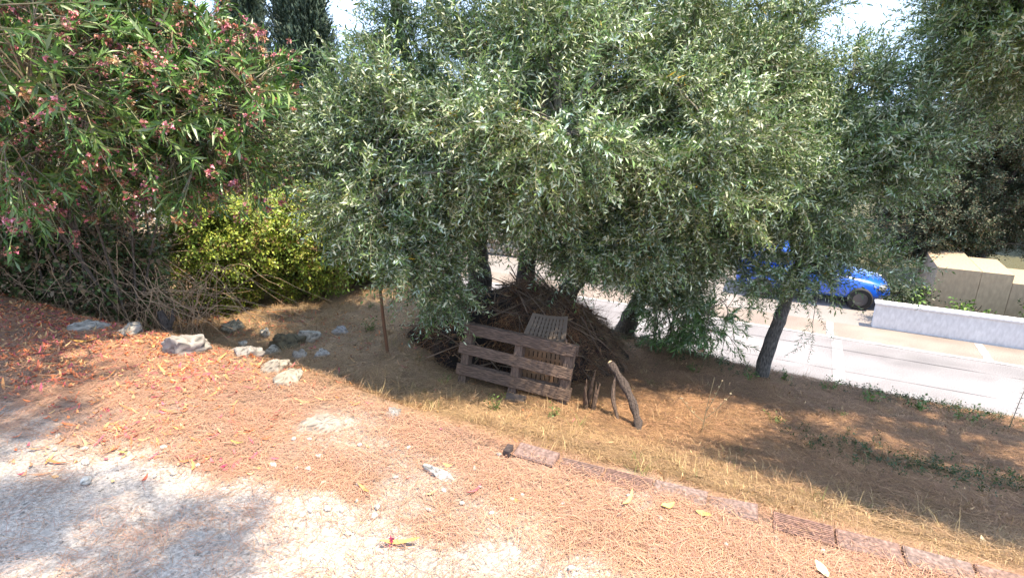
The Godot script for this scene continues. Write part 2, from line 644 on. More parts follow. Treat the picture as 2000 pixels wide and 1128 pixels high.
# blobs: [centre, radii, branches]; o: spp, up, droop, arch, gap, wood, scale, tint [lo, hi]
func crown(tree: Node3D, nodes: Array, blobs: Array, twigs: Array, leafm: Material, o: Dictionary) -> void:
	var lists := []
	for t in twigs:
		lists.append([])
	var wood := MB.new()
	var weights: Array = o.get("weights", [])
	var wc: Color = o.get("wood", Color(0.22, 0.2, 0.16))
	for bl in blobs:
		var cen: Vector3 = bl[0]
		var rd: Vector3 = bl[1]
		for i in int(bl[2] * o.get("many", 1.0)):
			var d := runit()
			var qv := cen + d * rd * pow(rng.randf(), 0.4)
			if nz.get_noise_3dv(qv * 14.0) > o.get("gap", 0.3):
				continue
			var best: Vector3 = nodes[0]
			var bd := 1e9
			for nd in nodes:
				var e: float = nd.distance_to(qv) + (0.5 if nd.y > qv.y + 0.2 else 0.0) + rr(0, 0.25)
				if e < bd:
					bd = e
					best = nd
			var L := best.distance_to(qv)
			var mid := best.lerp(qv, 0.5) + Vector3(rr(-0.15, 0.15), o.get("arch", 0.18), rr(-0.15, 0.15)) * L
			var pts := []
			var rad := []
			var r0: float = (0.004 + 0.008 * minf(L, 1.8)) * o.get("thick", 1.0)
			for k in 8:
				var t := k / 7.0
				pts.append(best * (1 - t) * (1 - t) + mid * 2.0 * t * (1 - t) + qv * t * t + (runit() * 0.012 * L if k > 0 else Vector3.ZERO))
				rad.append(lerpf(r0, 0.0022, t))
			tube(wood, pts, rad, 4, wc)
			for k in o.spp:
				var t := 1.0 - 0.72 * rng.randf() * rng.randf() - 0.0 if rng.randf() < 0.6 else rr(0.28, 1.0)
				var fi := clampf(t, 0, 0.999) * 7.0
				var i0 := int(fi)
				var pos: Vector3 = pts[i0].lerp(pts[i0 + 1], fi - i0)
				var tan: Vector3 = (pts[i0 + 1] - pts[i0]).normalized()
				var low := clampf((cen.y - pos.y) / rd.y, -1, 1)
				var dir: Vector3 = tan * 0.5 + runit() * 0.95 + (pos - cen).normalized() * 0.35 + Vector3.UP * (o.up * (-low) - o.droop * maxf(low, 0.0))
				var sc: float = rr(0.75, 1.25) * o.get("scale", 1.0)
				var b := frame(dir, rr(0, TAU)).scaled(Vector3.ONE * sc)
				var wi := rng.randi() % twigs.size()
				if weights.size():
					var u := rng.randf()
					wi = 0
					while wi < weights.size() - 1 and u > weights[wi]:
						u -= weights[wi]
						wi += 1
				var g := rr(0.75, 1.25) * (1.0 + 0.35 * nz.get_noise_3dv(pos * 22.0))
				var hue := rr(-0.1, 0.1)
				lists[wi].append([Transform3D(b, pos), Color(g * (1.0 + hue), g, g * (1.0 - hue))])
	var cr := Node3D.new()
	cr.name = "crown"
	tree.add_child(cr)
	var bw := obj("branches", wood.mesh(), M.twigwood, cr, -tree.position)
	bw.set_meta("kind", "stuff")
	for i in twigs.size():
		if lists[i].size():
			multi("foliage", twigs[i], leafm, lists[i], cr, -tree.position)

var olive_twigs := []

func olives() -> void:
	for i in 6:
		olive_twigs.append(tw_olive())
	var opt := {"spp": 30, "up": 0.6, "droop": 0.05, "gap": 0.27, "many": 1.35, "scale": 1.0}
	# the big one, rising from the heap
	rng.seed = 101
	var t := thing("olive_tree", "large silvery olive tree with several trunks rising out of the dark brush heap", "tree", V(0.15, -0.75, 6.0))
	var nd := []
	limb(t, "trunk", [V(-0.3, -0.9, 6.1), V(-0.38, -0.2, 6.2), V(-0.42, 0.4, 6.2), V(-0.7, 1.2, 6.0), V(-1.0, 2.1, 5.7), V(-1.1, 3.2, 5.6)], 0.15, 0.03, nd, Color(0.21, 0.18, 0.145), 0.5)
	limb(t, "trunk", [V(0.17, -0.8, 6.3), V(0.18, -0.1, 6.35), V(0.26, 0.5, 6.3), V(0.2, 1.3, 6.0), V(0.3, 2.2, 5.8), V(0.35, 3.4, 5.8)], 0.115, 0.025, nd, Color(0.21, 0.18, 0.145), 0.4)
	limb(t, "trunk", [V(0.5, -0.8, 6.0), V(0.68, -0.28, 5.95), V(1.0, 0.02, 5.85), V(1.3, 0.6, 5.7), V(1.5, 1.4, 5.5), V(1.5, 2.6, 5.5)], 0.12, 0.025, nd, Color(0.21, 0.18, 0.145), 0.4)
	limb(t, "limb", [V(-0.42, 0.4, 6.2), V(-0.8, 0.85, 5.4), V(-1.2, 1.05, 4.7), V(-1.1, 0.9, 4.3)], 0.06, 0.015, nd)
	limb(t, "limb", [V(0.26, 0.5, 6.3), V(0.3, 1.1, 5.4), V(0.3, 1.5, 4.6), V(0.4, 1.4, 4.0)], 0.06, 0.015, nd)
	limb(t, "limb", [V(1.3, 0.6, 5.7), V(1.5, 1.1, 5.0), V(1.55, 1.3, 4.4)], 0.05, 0.015, nd)
	crown(t, nd, [
		[V(0.1, 2.35, 5.5), Vector3(1.6, 1.6, 1.6), 145],
		[V(0.1, 1.5, 4.7), Vector3(1.4, 0.75, 1.0), 110],
		[V(-1.0, 1.1, 5.0), Vector3(0.75, 0.95, 0.85), 95],
		[V(-0.78, 0.42, 4.7), Vector3(0.36, 0.55, 0.4), 34],
		[V(1.5, 1.5, 5.2), Vector3(1.0, 1.3, 1.1), 85],
		[V(0.5, 3.6, 5.7), Vector3(1.7, 0.8, 1.5), 50],
		[V(0.2, 0.85, 5.2), Vector3(1.3, 0.38, 0.8), 85],
		[V(0.9, 0.5, 5.3), Vector3(0.75, 0.4, 0.6), 42],
	], olive_twigs, M.olive, opt)
	# the leaning one on the bank
	rng.seed = 102
	t = thing("olive_tree", "small olive tree leaning right from the bank beside the brush heap", "tree", G(1.47, 7.0, -0.05))
	nd = []
	limb(t, "trunk", [G(1.45, 7.0, -0.1), V(1.62, -0.85, 6.9), V(1.85, -0.4, 6.7), V(2.1, 0.1, 6.5), V(2.15, 0.8, 6.3)], 0.14, 0.03, nd, Color(0.2, 0.175, 0.14), 0.5)
	limb(t, "limb", [V(1.85, -0.4, 6.7), V(1.7, 0.1, 6.3), V(1.5, 0.7, 6.0)], 0.06, 0.02, nd)
	crown(t, nd, [[V(1.85, 0.55, 6.1), Vector3(1.0, 0.95, 0.8), 95], [V(1.65, -0.05, 6.1), Vector3(0.75, 0.4, 0.4), 40]], olive_twigs, M.olive, opt)
	# the single trunk at the road's edge
	rng.seed = 103
	t = thing("olive_tree", "young olive tree with one straight bare trunk at the bank's edge", "tree", G(2.71, 5.6, -0.05))
	nd = []
	limb(t, "trunk", [G(2.69, 5.6, -0.1), V(2.78, -0.8, 5.61), V(2.88, -0.3, 5.62), V(2.98, 0.2, 5.64), V(3.1, 0.9, 5.68), V(3.25, 1.9, 5.8)], 0.08, 0.035, nd, Color(0.27, 0.245, 0.21), 0.1)
	limb(t, "limb", [V(2.92, 0.1, 5.65), V(2.6, 0.6, 5.3), V(2.4, 0.8, 5.0)], 0.05, 0.015, nd)
	limb(t, "limb", [V(3.0, 0.6, 5.65), V(3.4, 1.0, 5.5), V(3.75, 1.3, 5.5)], 0.05, 0.015, nd)
	limb(t, "limb", [V(2.95, 0.3, 5.65), V(2.7, 1.3, 5.9), V(2.6, 2.2, 6.1)], 0.05, 0.015, nd)
	crown(t, nd, [
		[V(2.8, 0.9, 5.5), Vector3(1.0, 0.6, 0.85), 90],
		[V(2.9, 0.15, 5.4), Vector3(1.05, 0.35, 0.6), 17],
		[V(3.25, 1.35, 5.7), Vector3(1.0, 0.75, 0.9), 80],
		[V(2.5, 2.2, 6.2), Vector3(0.95, 0.8, 0.8), 50],
	], olive_twigs, M.olive, opt)
	var hang := MB.new()
	var hp := spline([V(2.95, 0.35, 5.45), V(3.0, 0.0, 5.3), V(3.0, -0.45, 5.28), V(3.03, -0.6, 5.28)], 5)
	var hr := []
	for k in hp.size():
		hr.append(lerpf(0.005, 0.0015, float(k) / hp.size()))
	tube(hang, hp, hr, 5, Color(0.22, 0.2, 0.16))
	obj("hanging_branch", hang.mesh(), M.twigwood, t, -t.position)
	var hl := []
	for k in 4:
		hl.append([Transform3D(frame(Vector3.DOWN + runit() * 0.5, rr(0, TAU)).scaled(Vector3.ONE * rr(0.8, 1.1)), hp[8 + k * 2 if k < 3 else 15]), Color.WHITE])
	multi("hanging_spray", olive_twigs[1], M.olive, hl, t, -t.position)
	# the one that stands out of the frame at the right and reaches over the slope
	rng.seed = 104
	t = thing("olive_tree", "olive tree at the right whose dark boughs reach over the slope and the top corner", "tree", G(5.9, 3.6, -0.05))
	nd = []
	limb(t, "trunk", [G(5.9, 3.6, -0.1), V(5.85, 0.0, 3.65), V(5.6, 1.2, 3.8), V(5.2, 2.2, 4.0), V(4.6, 2.9, 4.2)], 0.2, 0.06, nd, Color(0.2, 0.175, 0.14), 0.4)
	limb(t, "limb", [V(5.2, 2.2, 4.0), V(4.7, 2.8, 3.2), V(3.6, 3.0, 2.7)], 0.06, 0.02, nd)
	limb(t, "limb", [V(5.6, 1.2, 3.8), V(5.2, 2.0, 4.8), V(4.8, 2.4, 5.6)], 0.06, 0.02, nd)
	crown(t, nd, [
		[V(4.7, 2.85, 4.4), Vector3(1.4, 0.85, 1.3), 120],
		[V(3.9, 3.0, 2.65), Vector3(1.35, 0.5, 0.8), 110],
		[V(4.6, 2.2, 5.6), Vector3(0.8, 0.8, 0.7), 55],
		[V(3.95, 2.45, 4.9), Vector3(0.6, 0.6, 0.7), 50],
	], olive_twigs, M.olive, opt)

func shrubs() -> void:
	# oleander
	rng.seed = 201
	var tw := [tw_oleander(0), tw_oleander(0), tw_oleander(0), tw_oleander(1), tw_oleander(1), tw_oleander(2), tw_oleander(2)]
	var t := thing("oleander_bush", "tall oleander with pink and withered orange flowers arching over the dirt path", "bush", G(-4.1, 5.3))
	var nd := []
	var ends := [V(-4.3, 2.6, 3.2), V(-3.4, 2.3, 3.1), V(-2.9, 1.7, 3.6), V(-3.0, 2.8, 4.2), V(-3.9, 1.5, 3.6), V(-2.5, 1.6, 4.8), V(-2.8, 2.6, 4.6), V(-2.1, 1.6, 4.8), V(-3.3, 3.2, 5.6), V(-3.1, 1.2, 5.0), V(-4.8, 2.3, 4.3), V(-2.6, 1.7, 4.9), V(-4.4, 3.0, 5.2), V(-3.6, 1.1, 4.3)]
	for e in ends:
		var b := G(-4.1 + rr(-0.7, 0.7), 5.5 + rr(-0.3, 0.4), -0.05)
		limb(t, "stem", [b, b.lerp(e, 0.35) + Vector3(0, 0.55, 0), b.lerp(e, 0.75) + Vector3(0, 0.4, 0), e], 0.011, 0.005, nd, Color(0.34, 0.27, 0.2), 0.2, 6)
	crown(t, nd, [
		[V(-3.5, 2.2, 3.9), Vector3(1.25, 1.15, 1.2), 170],
		[V(-3.65, 1.85, 5.0), Vector3(1.2, 1.1, 1.1), 190],
		[V(-2.35, 1.45, 4.75), Vector3(0.68, 0.45, 0.7), 80],
		[V(-4.8, 1.8, 5.0), Vector3(1.2, 1.3, 1.2), 90],
	], tw, M.oleander, {"spp": 11, "up": 0.4, "droop": 0.25, "gap": 0.42, "arch": 0.12, "wood": Color(0.38, 0.29, 0.21), "weights": [0.145, 0.145, 0.145, 0.145, 0.145, 0.125, 0.15], "thick": 0.75})
	# bright bramble
	rng.seed = 202
	var lime := [Color(0.3, 0.38, 0.05), Color(0.37, 0.44, 0.07), Color(0.22, 0.3, 0.05), Color(0.42, 0.39, 0.09), Color(0.15, 0.21, 0.045)]
	var bt := [tw_broad(lime, 0.04, 0.24, 13), tw_broad(lime, 0.033, 0.22, 15), tw_broad([Color(0.24, 0.14, 0.06), Color(0.18, 0.1, 0.05)], 0.026, 0.24, 9)]
	t = thing("bramble_bush", "bright yellow-green bramble at the back of the lower terrace", "bush", G(-2.9, 7.5))
	nd = []
	for i in 12:
		var b := G(-2.9 + rr(-1.1, 1.0), 7.6 + rr(-0.3, 0.3), -0.03)
		limb(t, "stem", [b, b + Vector3(rr(-0.3, 0.3), 0.5, rr(-0.1, 0.3)), b + Vector3(rr(-0.5, 0.5), 0.95, rr(0, 0.5))], 0.012, 0.005, nd, Color(0.2, 0.13, 0.08), 0.0, 5)
	crown(t, nd, [
		[V(-2.75, -0.12, 7.0), Vector3(0.85, 0.65, 0.5), 230],
		[V(-3.5, -0.05, 6.3), Vector3(0.7, 0.65, 0.4), 190],
		[V(-2.0, -0.2, 7.7), Vector3(0.6, 0.55, 0.45), 120],
	], bt, M.broad, {"spp": 22, "up": 0.7, "droop": 0.2, "gap": 0.45, "weights": [0.45, 0.37, 0.18], "wood": Color(0.2, 0.12, 0.07)})
	# dark undergrowth below the oleander
	rng.seed = 203
	var dk := [Color(0.06, 0.1, 0.03), Color(0.09, 0.14, 0.04), Color(0.14, 0.18, 0.055), Color(0.19, 0.13, 0.07)]
	var dt := [tw_broad(dk, 0.055, 0.3, 12), tw_broad(dk, 0.045, 0.28, 13), tw_broad([Color(0.3, 0.2, 0.11), Color(0.2, 0.12, 0.07), Color(0.36, 0.26, 0.15)], 0.022, 0.36, 7, Color(0.36, 0.26, 0.17))]
	for s in [["dark tangled shrub under the oleander beside the bright bramble", V(-4.6, 0.0, 5.65), Vector3(1.0, 0.8, 0.4)], ["dark tangled shrub behind the drift of red leaves, at the picture's left edge", V(-5.5, 0.4, 5.35), Vector3(1.1, 0.9, 0.4)], ["dark thicket closing the gap behind the bright bramble", V(-3.6, 0.2, 8.8), Vector3(1.9, 1.0, 0.4)], ["dark thicket deep behind the oleander at the left", V(-6.4, 0.6, 7.4), Vector3(1.9, 1.1, 0.4)]]:
		t = thing("shrub", s[0], "bush", G(s[1].x, -s[1].z))
		nd = []
		for i in 12:
			var b := G(s[1].x + rr(-0.8, 0.8), -s[1].z + rr(-0.3, 0.3), -0.03)
			limb(t, "stem", [b, b + Vector3(rr(-0.2, 0.2), 0.5, rr(-0.2, 0.2)), b + Vector3(rr(-0.4, 0.4), 1.1, rr(-0.2, 0.3))], 0.012, 0.005, nd, Color(0.2, 0.14, 0.09), 0.0, 5)
		crown(t, nd, [[s[1], s[2], 240]], dt, M.dark, {"spp": 15, "up": 0.4, "droop": 0.2, "gap": 0.5, "weights": [0.27, 0.25, 0.48], "wood": Color(0.3, 0.21, 0.14)})
	# dead canes arching in front of it
	rng.seed = 204
	t = thing("dead_bramble", "dead leafless canes arching out from under the oleander", "plant", G(-4.6, 5.9))
	for i in 200:
		var b := G(-6.4 + rr(0, 3.2), 5.45 + rr(-0.3, 0.45), -0.02)
		var e := G(b.x + rr(-0.7, 1.7), -b.z + rr(-0.35, 0.25), rr(-0.02, 0.6))
		var top := b.lerp(e, rr(0.35, 0.6)) + Vector3(rr(-0.3, 0.3), rr(0.15, 0.8), rr(-0.1, 0.25))
		var m := MB.new()
		var pts := spline([b, b.lerp(top, 0.6) + Vector3(0, 0.1, 0), top, e], 5)
		var rad := []
		for k in pts.size():
			pts[k] += runit() * 0.016
			rad.append(lerpf(0.0042, 0.0014, float(k) / pts.size()) * rr(0.8, 1.1))
		var g := rr(0.6, 1.2)
		tube(m, pts, rad, 5, Color(0.5 * g, 0.34 * g, 0.21 * g))
		obj("cane", m.mesh(), M.twigwood, t, -t.position)
	# shoots of young oleander beside the leaning trunk
	rng.seed = 205
	t = thing("oleander_bush", "low young oleander with narrow grey-green leaves right of the leaning trunk", "bush", G(1.9, 6.6))
	nd = []
	for i in 12:
		var b := G(1.9 + rr(-0.2, 0.25), 6.6 + rr(-0.15, 0.15), -0.02)
		limb(t, "stem", [b, b + Vector3(rr(-0.1, 0.15), 0.3, rr(-0.1, 0.1)), b + Vector3(rr(-0.25, 0.5), 0.75, rr(-0.2, 0.3))], 0.012, 0.005, nd, Color(0.16, 0.13, 0.1), 0.0, 5)
	crown(t, nd, [[V(2.0, -0.75, 6.5), Vector3(0.45, 0.45, 0.4), 34], [V(2.35, -0.8, 6.2), Vector3(0.4, 0.25, 0.3), 16]], [tw[0], tw[1], tw[3]], M.oleander, {"spp": 7, "up": 0.4, "droop": 0.4, "gap": 0.6, "weights": [0.5, 0.44, 0.06], "scale": 0.75, "thick": 0.6})

func cypress(label: String, at: Vector3, h: float, r: float, sd: int, tw: Array) -> void:
	rng.seed = sd
	var t := thing("cypress_tree", label, "tree", at, "cypresses beyond the hedge")
	var m := MB.new()
	tube(m, [at, at + Vector3(0.05, h * 0.5, 0), at + Vector3(0, h * 0.95, 0)], [0.16, 0.1, 0.02], 8, Color(0.14, 0.1, 0.08))
	obj("trunk", m.mesh(), M.bark, t, -at)
	var lists := [[], []]
	var many := int(900 * h * r)
	for i in many:
		var u := pow(rng.randf(), 0.85)
		var y := 0.06 * h + u * 0.94 * h
		var a := rr(0, TAU)
		var w := r * (1.0 - pow(u, 2.2)) * (0.55 + 0.45 * sst(0, 0.15, u)) * (1.0 + 0.45 * nz.get_noise_3d(cos(a) * 20.0, y * 14.0, sin(a) * 20.0 + sd))
		var d := Vector3(cos(a), 0, sin(a))
		var pos := at + d * w * sqrt(rr(0.35, 1.0)) + Vector3(0, y, 0)
		var g := rr(0.6, 1.3)
		lists[i % 2].append([Transform3D(frame(Vector3.UP * 1.1 + d * rr(0.2, 0.9) + runit() * 0.25, rr(0, TAU)).scaled(Vector3.ONE * rr(0.8, 1.5)), pos), Color(g, g, g * 1.05)])
	var cr := Node3D.new()
	cr.name = "crown"
	t.add_child(cr)
	for k in 2:
		multi("foliage", tw[k], M.dark, lists[k], cr, -at)

func far_tree(label: String, at: Vector3, cen: Vector3, rd: Vector3, n2: int, sd: int, cols: Array, size: float, scale := 1.0) -> void:
	rng.seed = sd
	var t := thing("evergreen_tree", label, "tree", at)
	var nd := []
	limb(t, "trunk", [at - Vector3(0, 0.1, 0), at.lerp(cen, 0.4) + Vector3(0.1, 0, 0), cen, cen + Vector3(0, rd.y * 0.6, 0)], 0.17, 0.05, nd, Color(0.1, 0.075, 0.06), 0.3)
	for k in 4:
		var d := runit()
		d.y = absf(d.y) * 0.4
		limb(t, "limb", [at.lerp(cen, 0.6), cen + d * rd * 0.4, cen + d * rd * 0.75], 0.08, 0.02, nd, Color(0.1, 0.075, 0.06), 0.0, 6)
	var tw := [tw_broad(cols, size, 0.35, 14), tw_broad(cols, size, 0.3, 16)]
	var bl := [[cen, rd, n2]]
	if sd == 311:
		bl.append([V(11.7, -1.5, 15.7), Vector3(1.8, 1.25, 0.8), 230])
	crown(t, nd, bl, tw, M.dark, {"spp": 24, "up": 0.2, "droop": 0.9, "gap": 0.42, "scale": scale, "wood": Color(0.1, 0.08, 0.06)})

func far_trees() -> void:
	rng.seed = 300
	var cw := [tw_cypress(), tw_cypress()]
	cypress("broad dark cypress, the thickest one, against the sky above the hedge", V(-4.75, -3.6, 14.0), 10.0, 0.75, 301, cw)
	cypress("slender cypress standing left of the thick cypress", V(-6.75, -3.6, 16.0), 10.5, 0.42, 302, cw)
	cypress("thin half hidden cypress just behind the oleander's flowers", V(-8.1, -3.6, 18.0), 8.8, 0.36, 303, cw)
	var ev := [Color(0.025, 0.045, 0.018), Color(0.04, 0.06, 0.025), Color(0.055, 0.07, 0.03), Color(0.07, 0.06, 0.03)]
	far_tree("dark small-leaved evergreen rising behind the tan steps", V(12.8, -3.5, 15.3), V(14.2, 0.5, 16.3), Vector3(3.8, 3.3, 1.4), 640, 311, ev, 0.06)
	far_tree("dark evergreen behind the bramble, below the cypresses", V(-4.2, -3.6, 12.0), V(-4.2, -0.1, 12.0), Vector3(2.2, 1.9, 1.2), 110, 312, ev, 0.08, 1.2)
	var ev2 := [Color(0.05, 0.08, 0.03), Color(0.07, 0.1, 0.045), Color(0.09, 0.11, 0.06)]
	far_tree("round grey-green tree across the road, left of the white house", V(-1.0, -3.6, 25.0), V(-1.0, 0.0, 25.0), Vector3(3.4, 2.6, 2.2), 120, 313, ev2, 0.12, 1.7)
	far_tree("green tree across the road, behind the blue car", V(11.0, -3.6, 22.0), V(11.0, -0.4, 22.0), Vector3(2.6, 2.4, 2.0), 100, 314, ev2, 0.11, 1.5)
	far_tree("tall green tree far behind the dark evergreen", V(19.5, -3.6, 21.0), V(19.5, 0.6, 21.0), Vector3(3.6, 3.2, 2.0), 120, 315, ev2, 0.11, 1.6)
	# pine behind the viewer: its boughs shade the path
	rng.seed = 320
	var t := thing("pine_tree", "tall pine whose boughs drop needles and shade onto the path", "tree", G(2.6, -1.6))
	var nd := []
	limb(t, "trunk", [G(2.6, -1.6, -0.1), V(2.6, 3.0, -1.6), V(2.4, 6.4, -1.2), V(2.2, 8.5, -1.0)], 0.22, 0.08, nd, Color(0.24, 0.16, 0.11), 0.3)
	limb(t, "limb", [V(2.5, 5.0, -1.4), V(0.8, 5.6, -0.9), V(-0.6, 5.9, -0.2), V(-1.1, 6.0, 0.7)], 0.04, 0.012, nd, Color(0.24, 0.16, 0.11))
	var pw := [tw_pine(), tw_pine()]
	crown(t, nd, [[V(0.12, 6.0, 0.98), Vector3(0.32, 0.25, 0.36), 24], [V(0.78, 6.0, 0.95), Vector3(0.26, 0.25, 0.26), 17], [V(-0.55, 6.1, 1.95), Vector3(0.24, 0.25, 0.16), 10], [V(-0.85, 6.1, 2.5), Vector3(0.45, 0.25, 0.22), 14], [V(2.2, 7.8, -1.4), Vector3(1.4, 1.0, 1.2), 40]], pw, M.dark, {"spp": 12, "up": 0.3, "droop": 0.2, "gap": 0.6})

# ---------------------------------------------------------------- loose stuff on the ground
func put(x: float, fw: float, sc: float, up := 0.0) -> Transform3D:
	var b := frame(gnormal(x, fw), rr(0, TAU)).scaled(Vector3.ONE * sc)
	return Transform3D(b, G(x, fw, up))

func litter() -> void:
	# pine needles
	rng.seed = 401
	var cl := [needle_clump(26, 0.1), needle_clump(26, 0.1), needle_clump(22, 0.12)]
	var lists := [[], [], []]
	for i in 44000:
		var fw := 1.2 + 6.2 * pow(rng.randf(), 1.7)
		var x := rr(-1.05, 1.0) * (fw + 0.8)
		if i >= 30000:
			fw = rr(2.4, 7.0)
			x = rr(0.2, 5.2)
			if x * 0.4 + (fw - 2.7) * 0.915 < 0.3:
				continue
		if x * 0.459 + fw * 0.888 > 6.9:
			continue
		var keep := 1.0 - 0.88 * bare(x, fw)
		var dens := 0.62 + 0.6 * nz.get_noise_2d(x * 18.0, fw * 18.0)
		if rng.randf() > keep * dens:
			continue
		var s := x * 0.4 + (fw - 2.7) * 0.915
		if s > -0.16 and s < 0.075 and x > 0.0 and rng.randf() < 0.55:
			continue
		var c := mixc(Color(0.46, 0.265, 0.175), Color(0.47, 0.325, 0.17), sst(-0.1, 0.5, s) * 0.8)
		c = mixc(c, Color(0.42, 0.245, 0.13), sst(0.5, 1.4, s) * sst(-0.6, 1.2, x))
		var g := rr(0.75, 1.2) if s < 0.4 else rr(0.35, 1.35)
		lists[i % 3].append([put(x, fw, rr(0.8, 1.3) if s < 0.4 else rr(1.0, 1.8), 0.0 if s < 0.4 else 0.004), Color(c.r * g, c.g * g, c.b * g)])
	for k in 3:
		multi("pine_needles", cl[k], M.needle, lists[k])
	# dry grass and straw
	rng.seed = 402
	var tf := [blade_tuft(16, 0.13, 0.003, 0.14), blade_tuft(12, 0.2, 0.003, 0.12), blade_tuft(20, 0.1, 0.0026, 0.2)]
	lists = [[], [], []]
	for i in 9000:
		var fw := rr(2.0, 8.2)
		var x := rr(-4.5, 5.5)
		var s := x * 0.4 + (fw - 2.7) * 0.915
		var t := x * 0.459 + fw * 0.888
		if t > 7.3 or s < 0.09:
			continue
		var w := 0.18 + 0.75 * exp(-pow((s - 0.55) / 0.5, 2.0)) * sst(-1.4, -0.6, x) + 0.5 * sst(1.0, 1.8, s) * (1.0 - sst(-1.2, -0.3, x)) + 0.35 * sst(5.6, 6.4, t)
		if rng.randf() > w * (0.7 + 0.8 * nz.get_noise_2d(x * 20.0, fw * 20.0)):
			continue
		var c := mixc(Color(0.48, 0.36, 0.17), Color(0.33, 0.2, 0.1), rng.randf())
		if rng.randf() < 0.06:
			c = Color(0.16, 0.2, 0.05)
		var g := rr(0.75, 1.2)
		lists[i % 3].append([put(x, fw, rr(0.5, 1.1), -0.01), Color(c.r * g, c.g * g, c.b * g)])
	for k in 3:
		multi("dry_grass", tf[k], M.straw, lists[k])
	# fallen oleander leaves and petals at the left
	rng.seed = 403
	var lv := [dry_leaf(0.1, 0.016, 0.5), dry_leaf(0.05, 0.016, 1.0), dry_leaf(0.026, 0.017, 1.2)]
	lists = [[], [], []]
	var cc := [Color(0.6, 0.14, 0.05), Color(0.62, 0.2, 0.07), Color(0.68, 0.3, 0.1), Color(0.45, 0.12, 0.07), Color(0.62, 0.4, 0.18), Color(0.5, 0.09, 0.13), Color(0.42, 0.22, 0.12)]
	var br := [Color(0.36, 0.2, 0.1), Color(0.46, 0.28, 0.14), Color(0.22, 0.13, 0.08), Color(0.52, 0.35, 0.18)]
	for i in 42000:
		var fw := rr(2.2, 6.4)
		var x := rr(-6.2, 0.6)
		var s := x * 0.4 + (fw - 2.7) * 0.915
		var w := (1.0 - sst(-2.7, -1.0, x)) * (1.0 - 0.85 * sst(0.15, 0.6, s)) + 0.03
		w *= 0.65 + 0.9 * nz.get_noise_2d(x * 12.0, fw * 12.0 + 40.0)
		if rng.randf() > w * (1.0 - 0.9 * bare(x, fw)):
			continue
		var tr := put(x, fw, rr(0.6, 1.3), 0.006)
		tr.basis = tr.basis * Basis(runit(), rr(0, 0.7))
		var k := 0 if rng.randf() < 0.22 else 1 + i % 2
		lists[k].append([tr, pick(cc)])
	for i in 13000:
		var fw := rr(2.4, 7.4)
		var x := rr(-2.2, 6.5)
		var t := x * 0.459 + fw * 0.888
		var s := x * 0.4 + (fw - 2.7) * 0.915
		if s < 0.25 or t > 7.0 or rng.randf() > 0.45 + 0.9 * nz.get_noise_2d(x * 14.0, fw * 14.0):
			continue
		var tr := put(x, fw, rr(0.6, 1.4), 0.006)
		tr.basis = tr.basis * Basis(runit(), rr(0, 0.8))
		lists[i % 3].append([tr, pick(br)])
	for k in 3:
		multi("leaf_litter", lv[k], M.dry, lists[k])
	# grit and small gravel
	rng.seed = 404
	var gv := [rock(Vector3(1, 0.6, 0.8), Color(0.62, 0.57, 0.52), 0.3, 8), rock(Vector3(1, 0.7, 0.9), Color(0.55, 0.5, 0.46), 0.3, 8)]
	lists = [[], []]
	for i in 14000:
		var fw := 1.2 + 3.2 * pow(rng.randf(), 1.3)
		var x := rr(-1.0, 0.75) * (fw + 0.5)
		if x * 0.4 + (fw - 2.7) * 0.915 > 0.25:
			continue
		if rng.randf() > 0.12 + 0.88 * bare(x, fw):
			continue
		var sz := 0.003 + 0.013 * pow(rng.randf(), 3.0)
		var g := rr(0.75, 1.2)
		lists[i % 2].append([put(x, fw, sz, 0.0005), Color(g, g * 0.97, g * 0.94)])
	for k in 2:
		multi("gravel", gv[k], M.rock, lists[k])
	# green ground cover on the shaded slope and along the bank
	rng.seed = 405
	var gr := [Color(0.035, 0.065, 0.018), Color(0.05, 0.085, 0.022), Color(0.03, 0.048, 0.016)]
	var gt := [tw_broad(gr, 0.03, 0.12, 9, Color(0.1, 0.12, 0.04)), tw_broad(gr, 0.024, 0.14, 11, Color(0.1, 0.12, 0.04))]
	lists = [[], []]
	for i in 34000:
		var fw := rr(2.2, 7.4)
		var x := rr(0.8, 8.0)
		var t := x * 0.459 + fw * 0.888
		var s := x * 0.4 + (fw - 2.7) * 0.915
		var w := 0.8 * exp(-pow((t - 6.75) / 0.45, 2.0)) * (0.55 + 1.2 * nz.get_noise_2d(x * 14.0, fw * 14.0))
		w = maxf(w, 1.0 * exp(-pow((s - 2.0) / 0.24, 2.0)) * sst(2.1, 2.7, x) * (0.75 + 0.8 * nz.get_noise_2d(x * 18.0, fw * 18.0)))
		if rng.randf() > w:
			continue
		var g := rr(0.7, 1.2)
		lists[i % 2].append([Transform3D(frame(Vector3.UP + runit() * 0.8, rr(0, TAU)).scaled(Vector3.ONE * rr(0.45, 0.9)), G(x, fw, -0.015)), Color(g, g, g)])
	for k in 2:
		multi("ground_cover", gt[k], M.broad, lists[k])

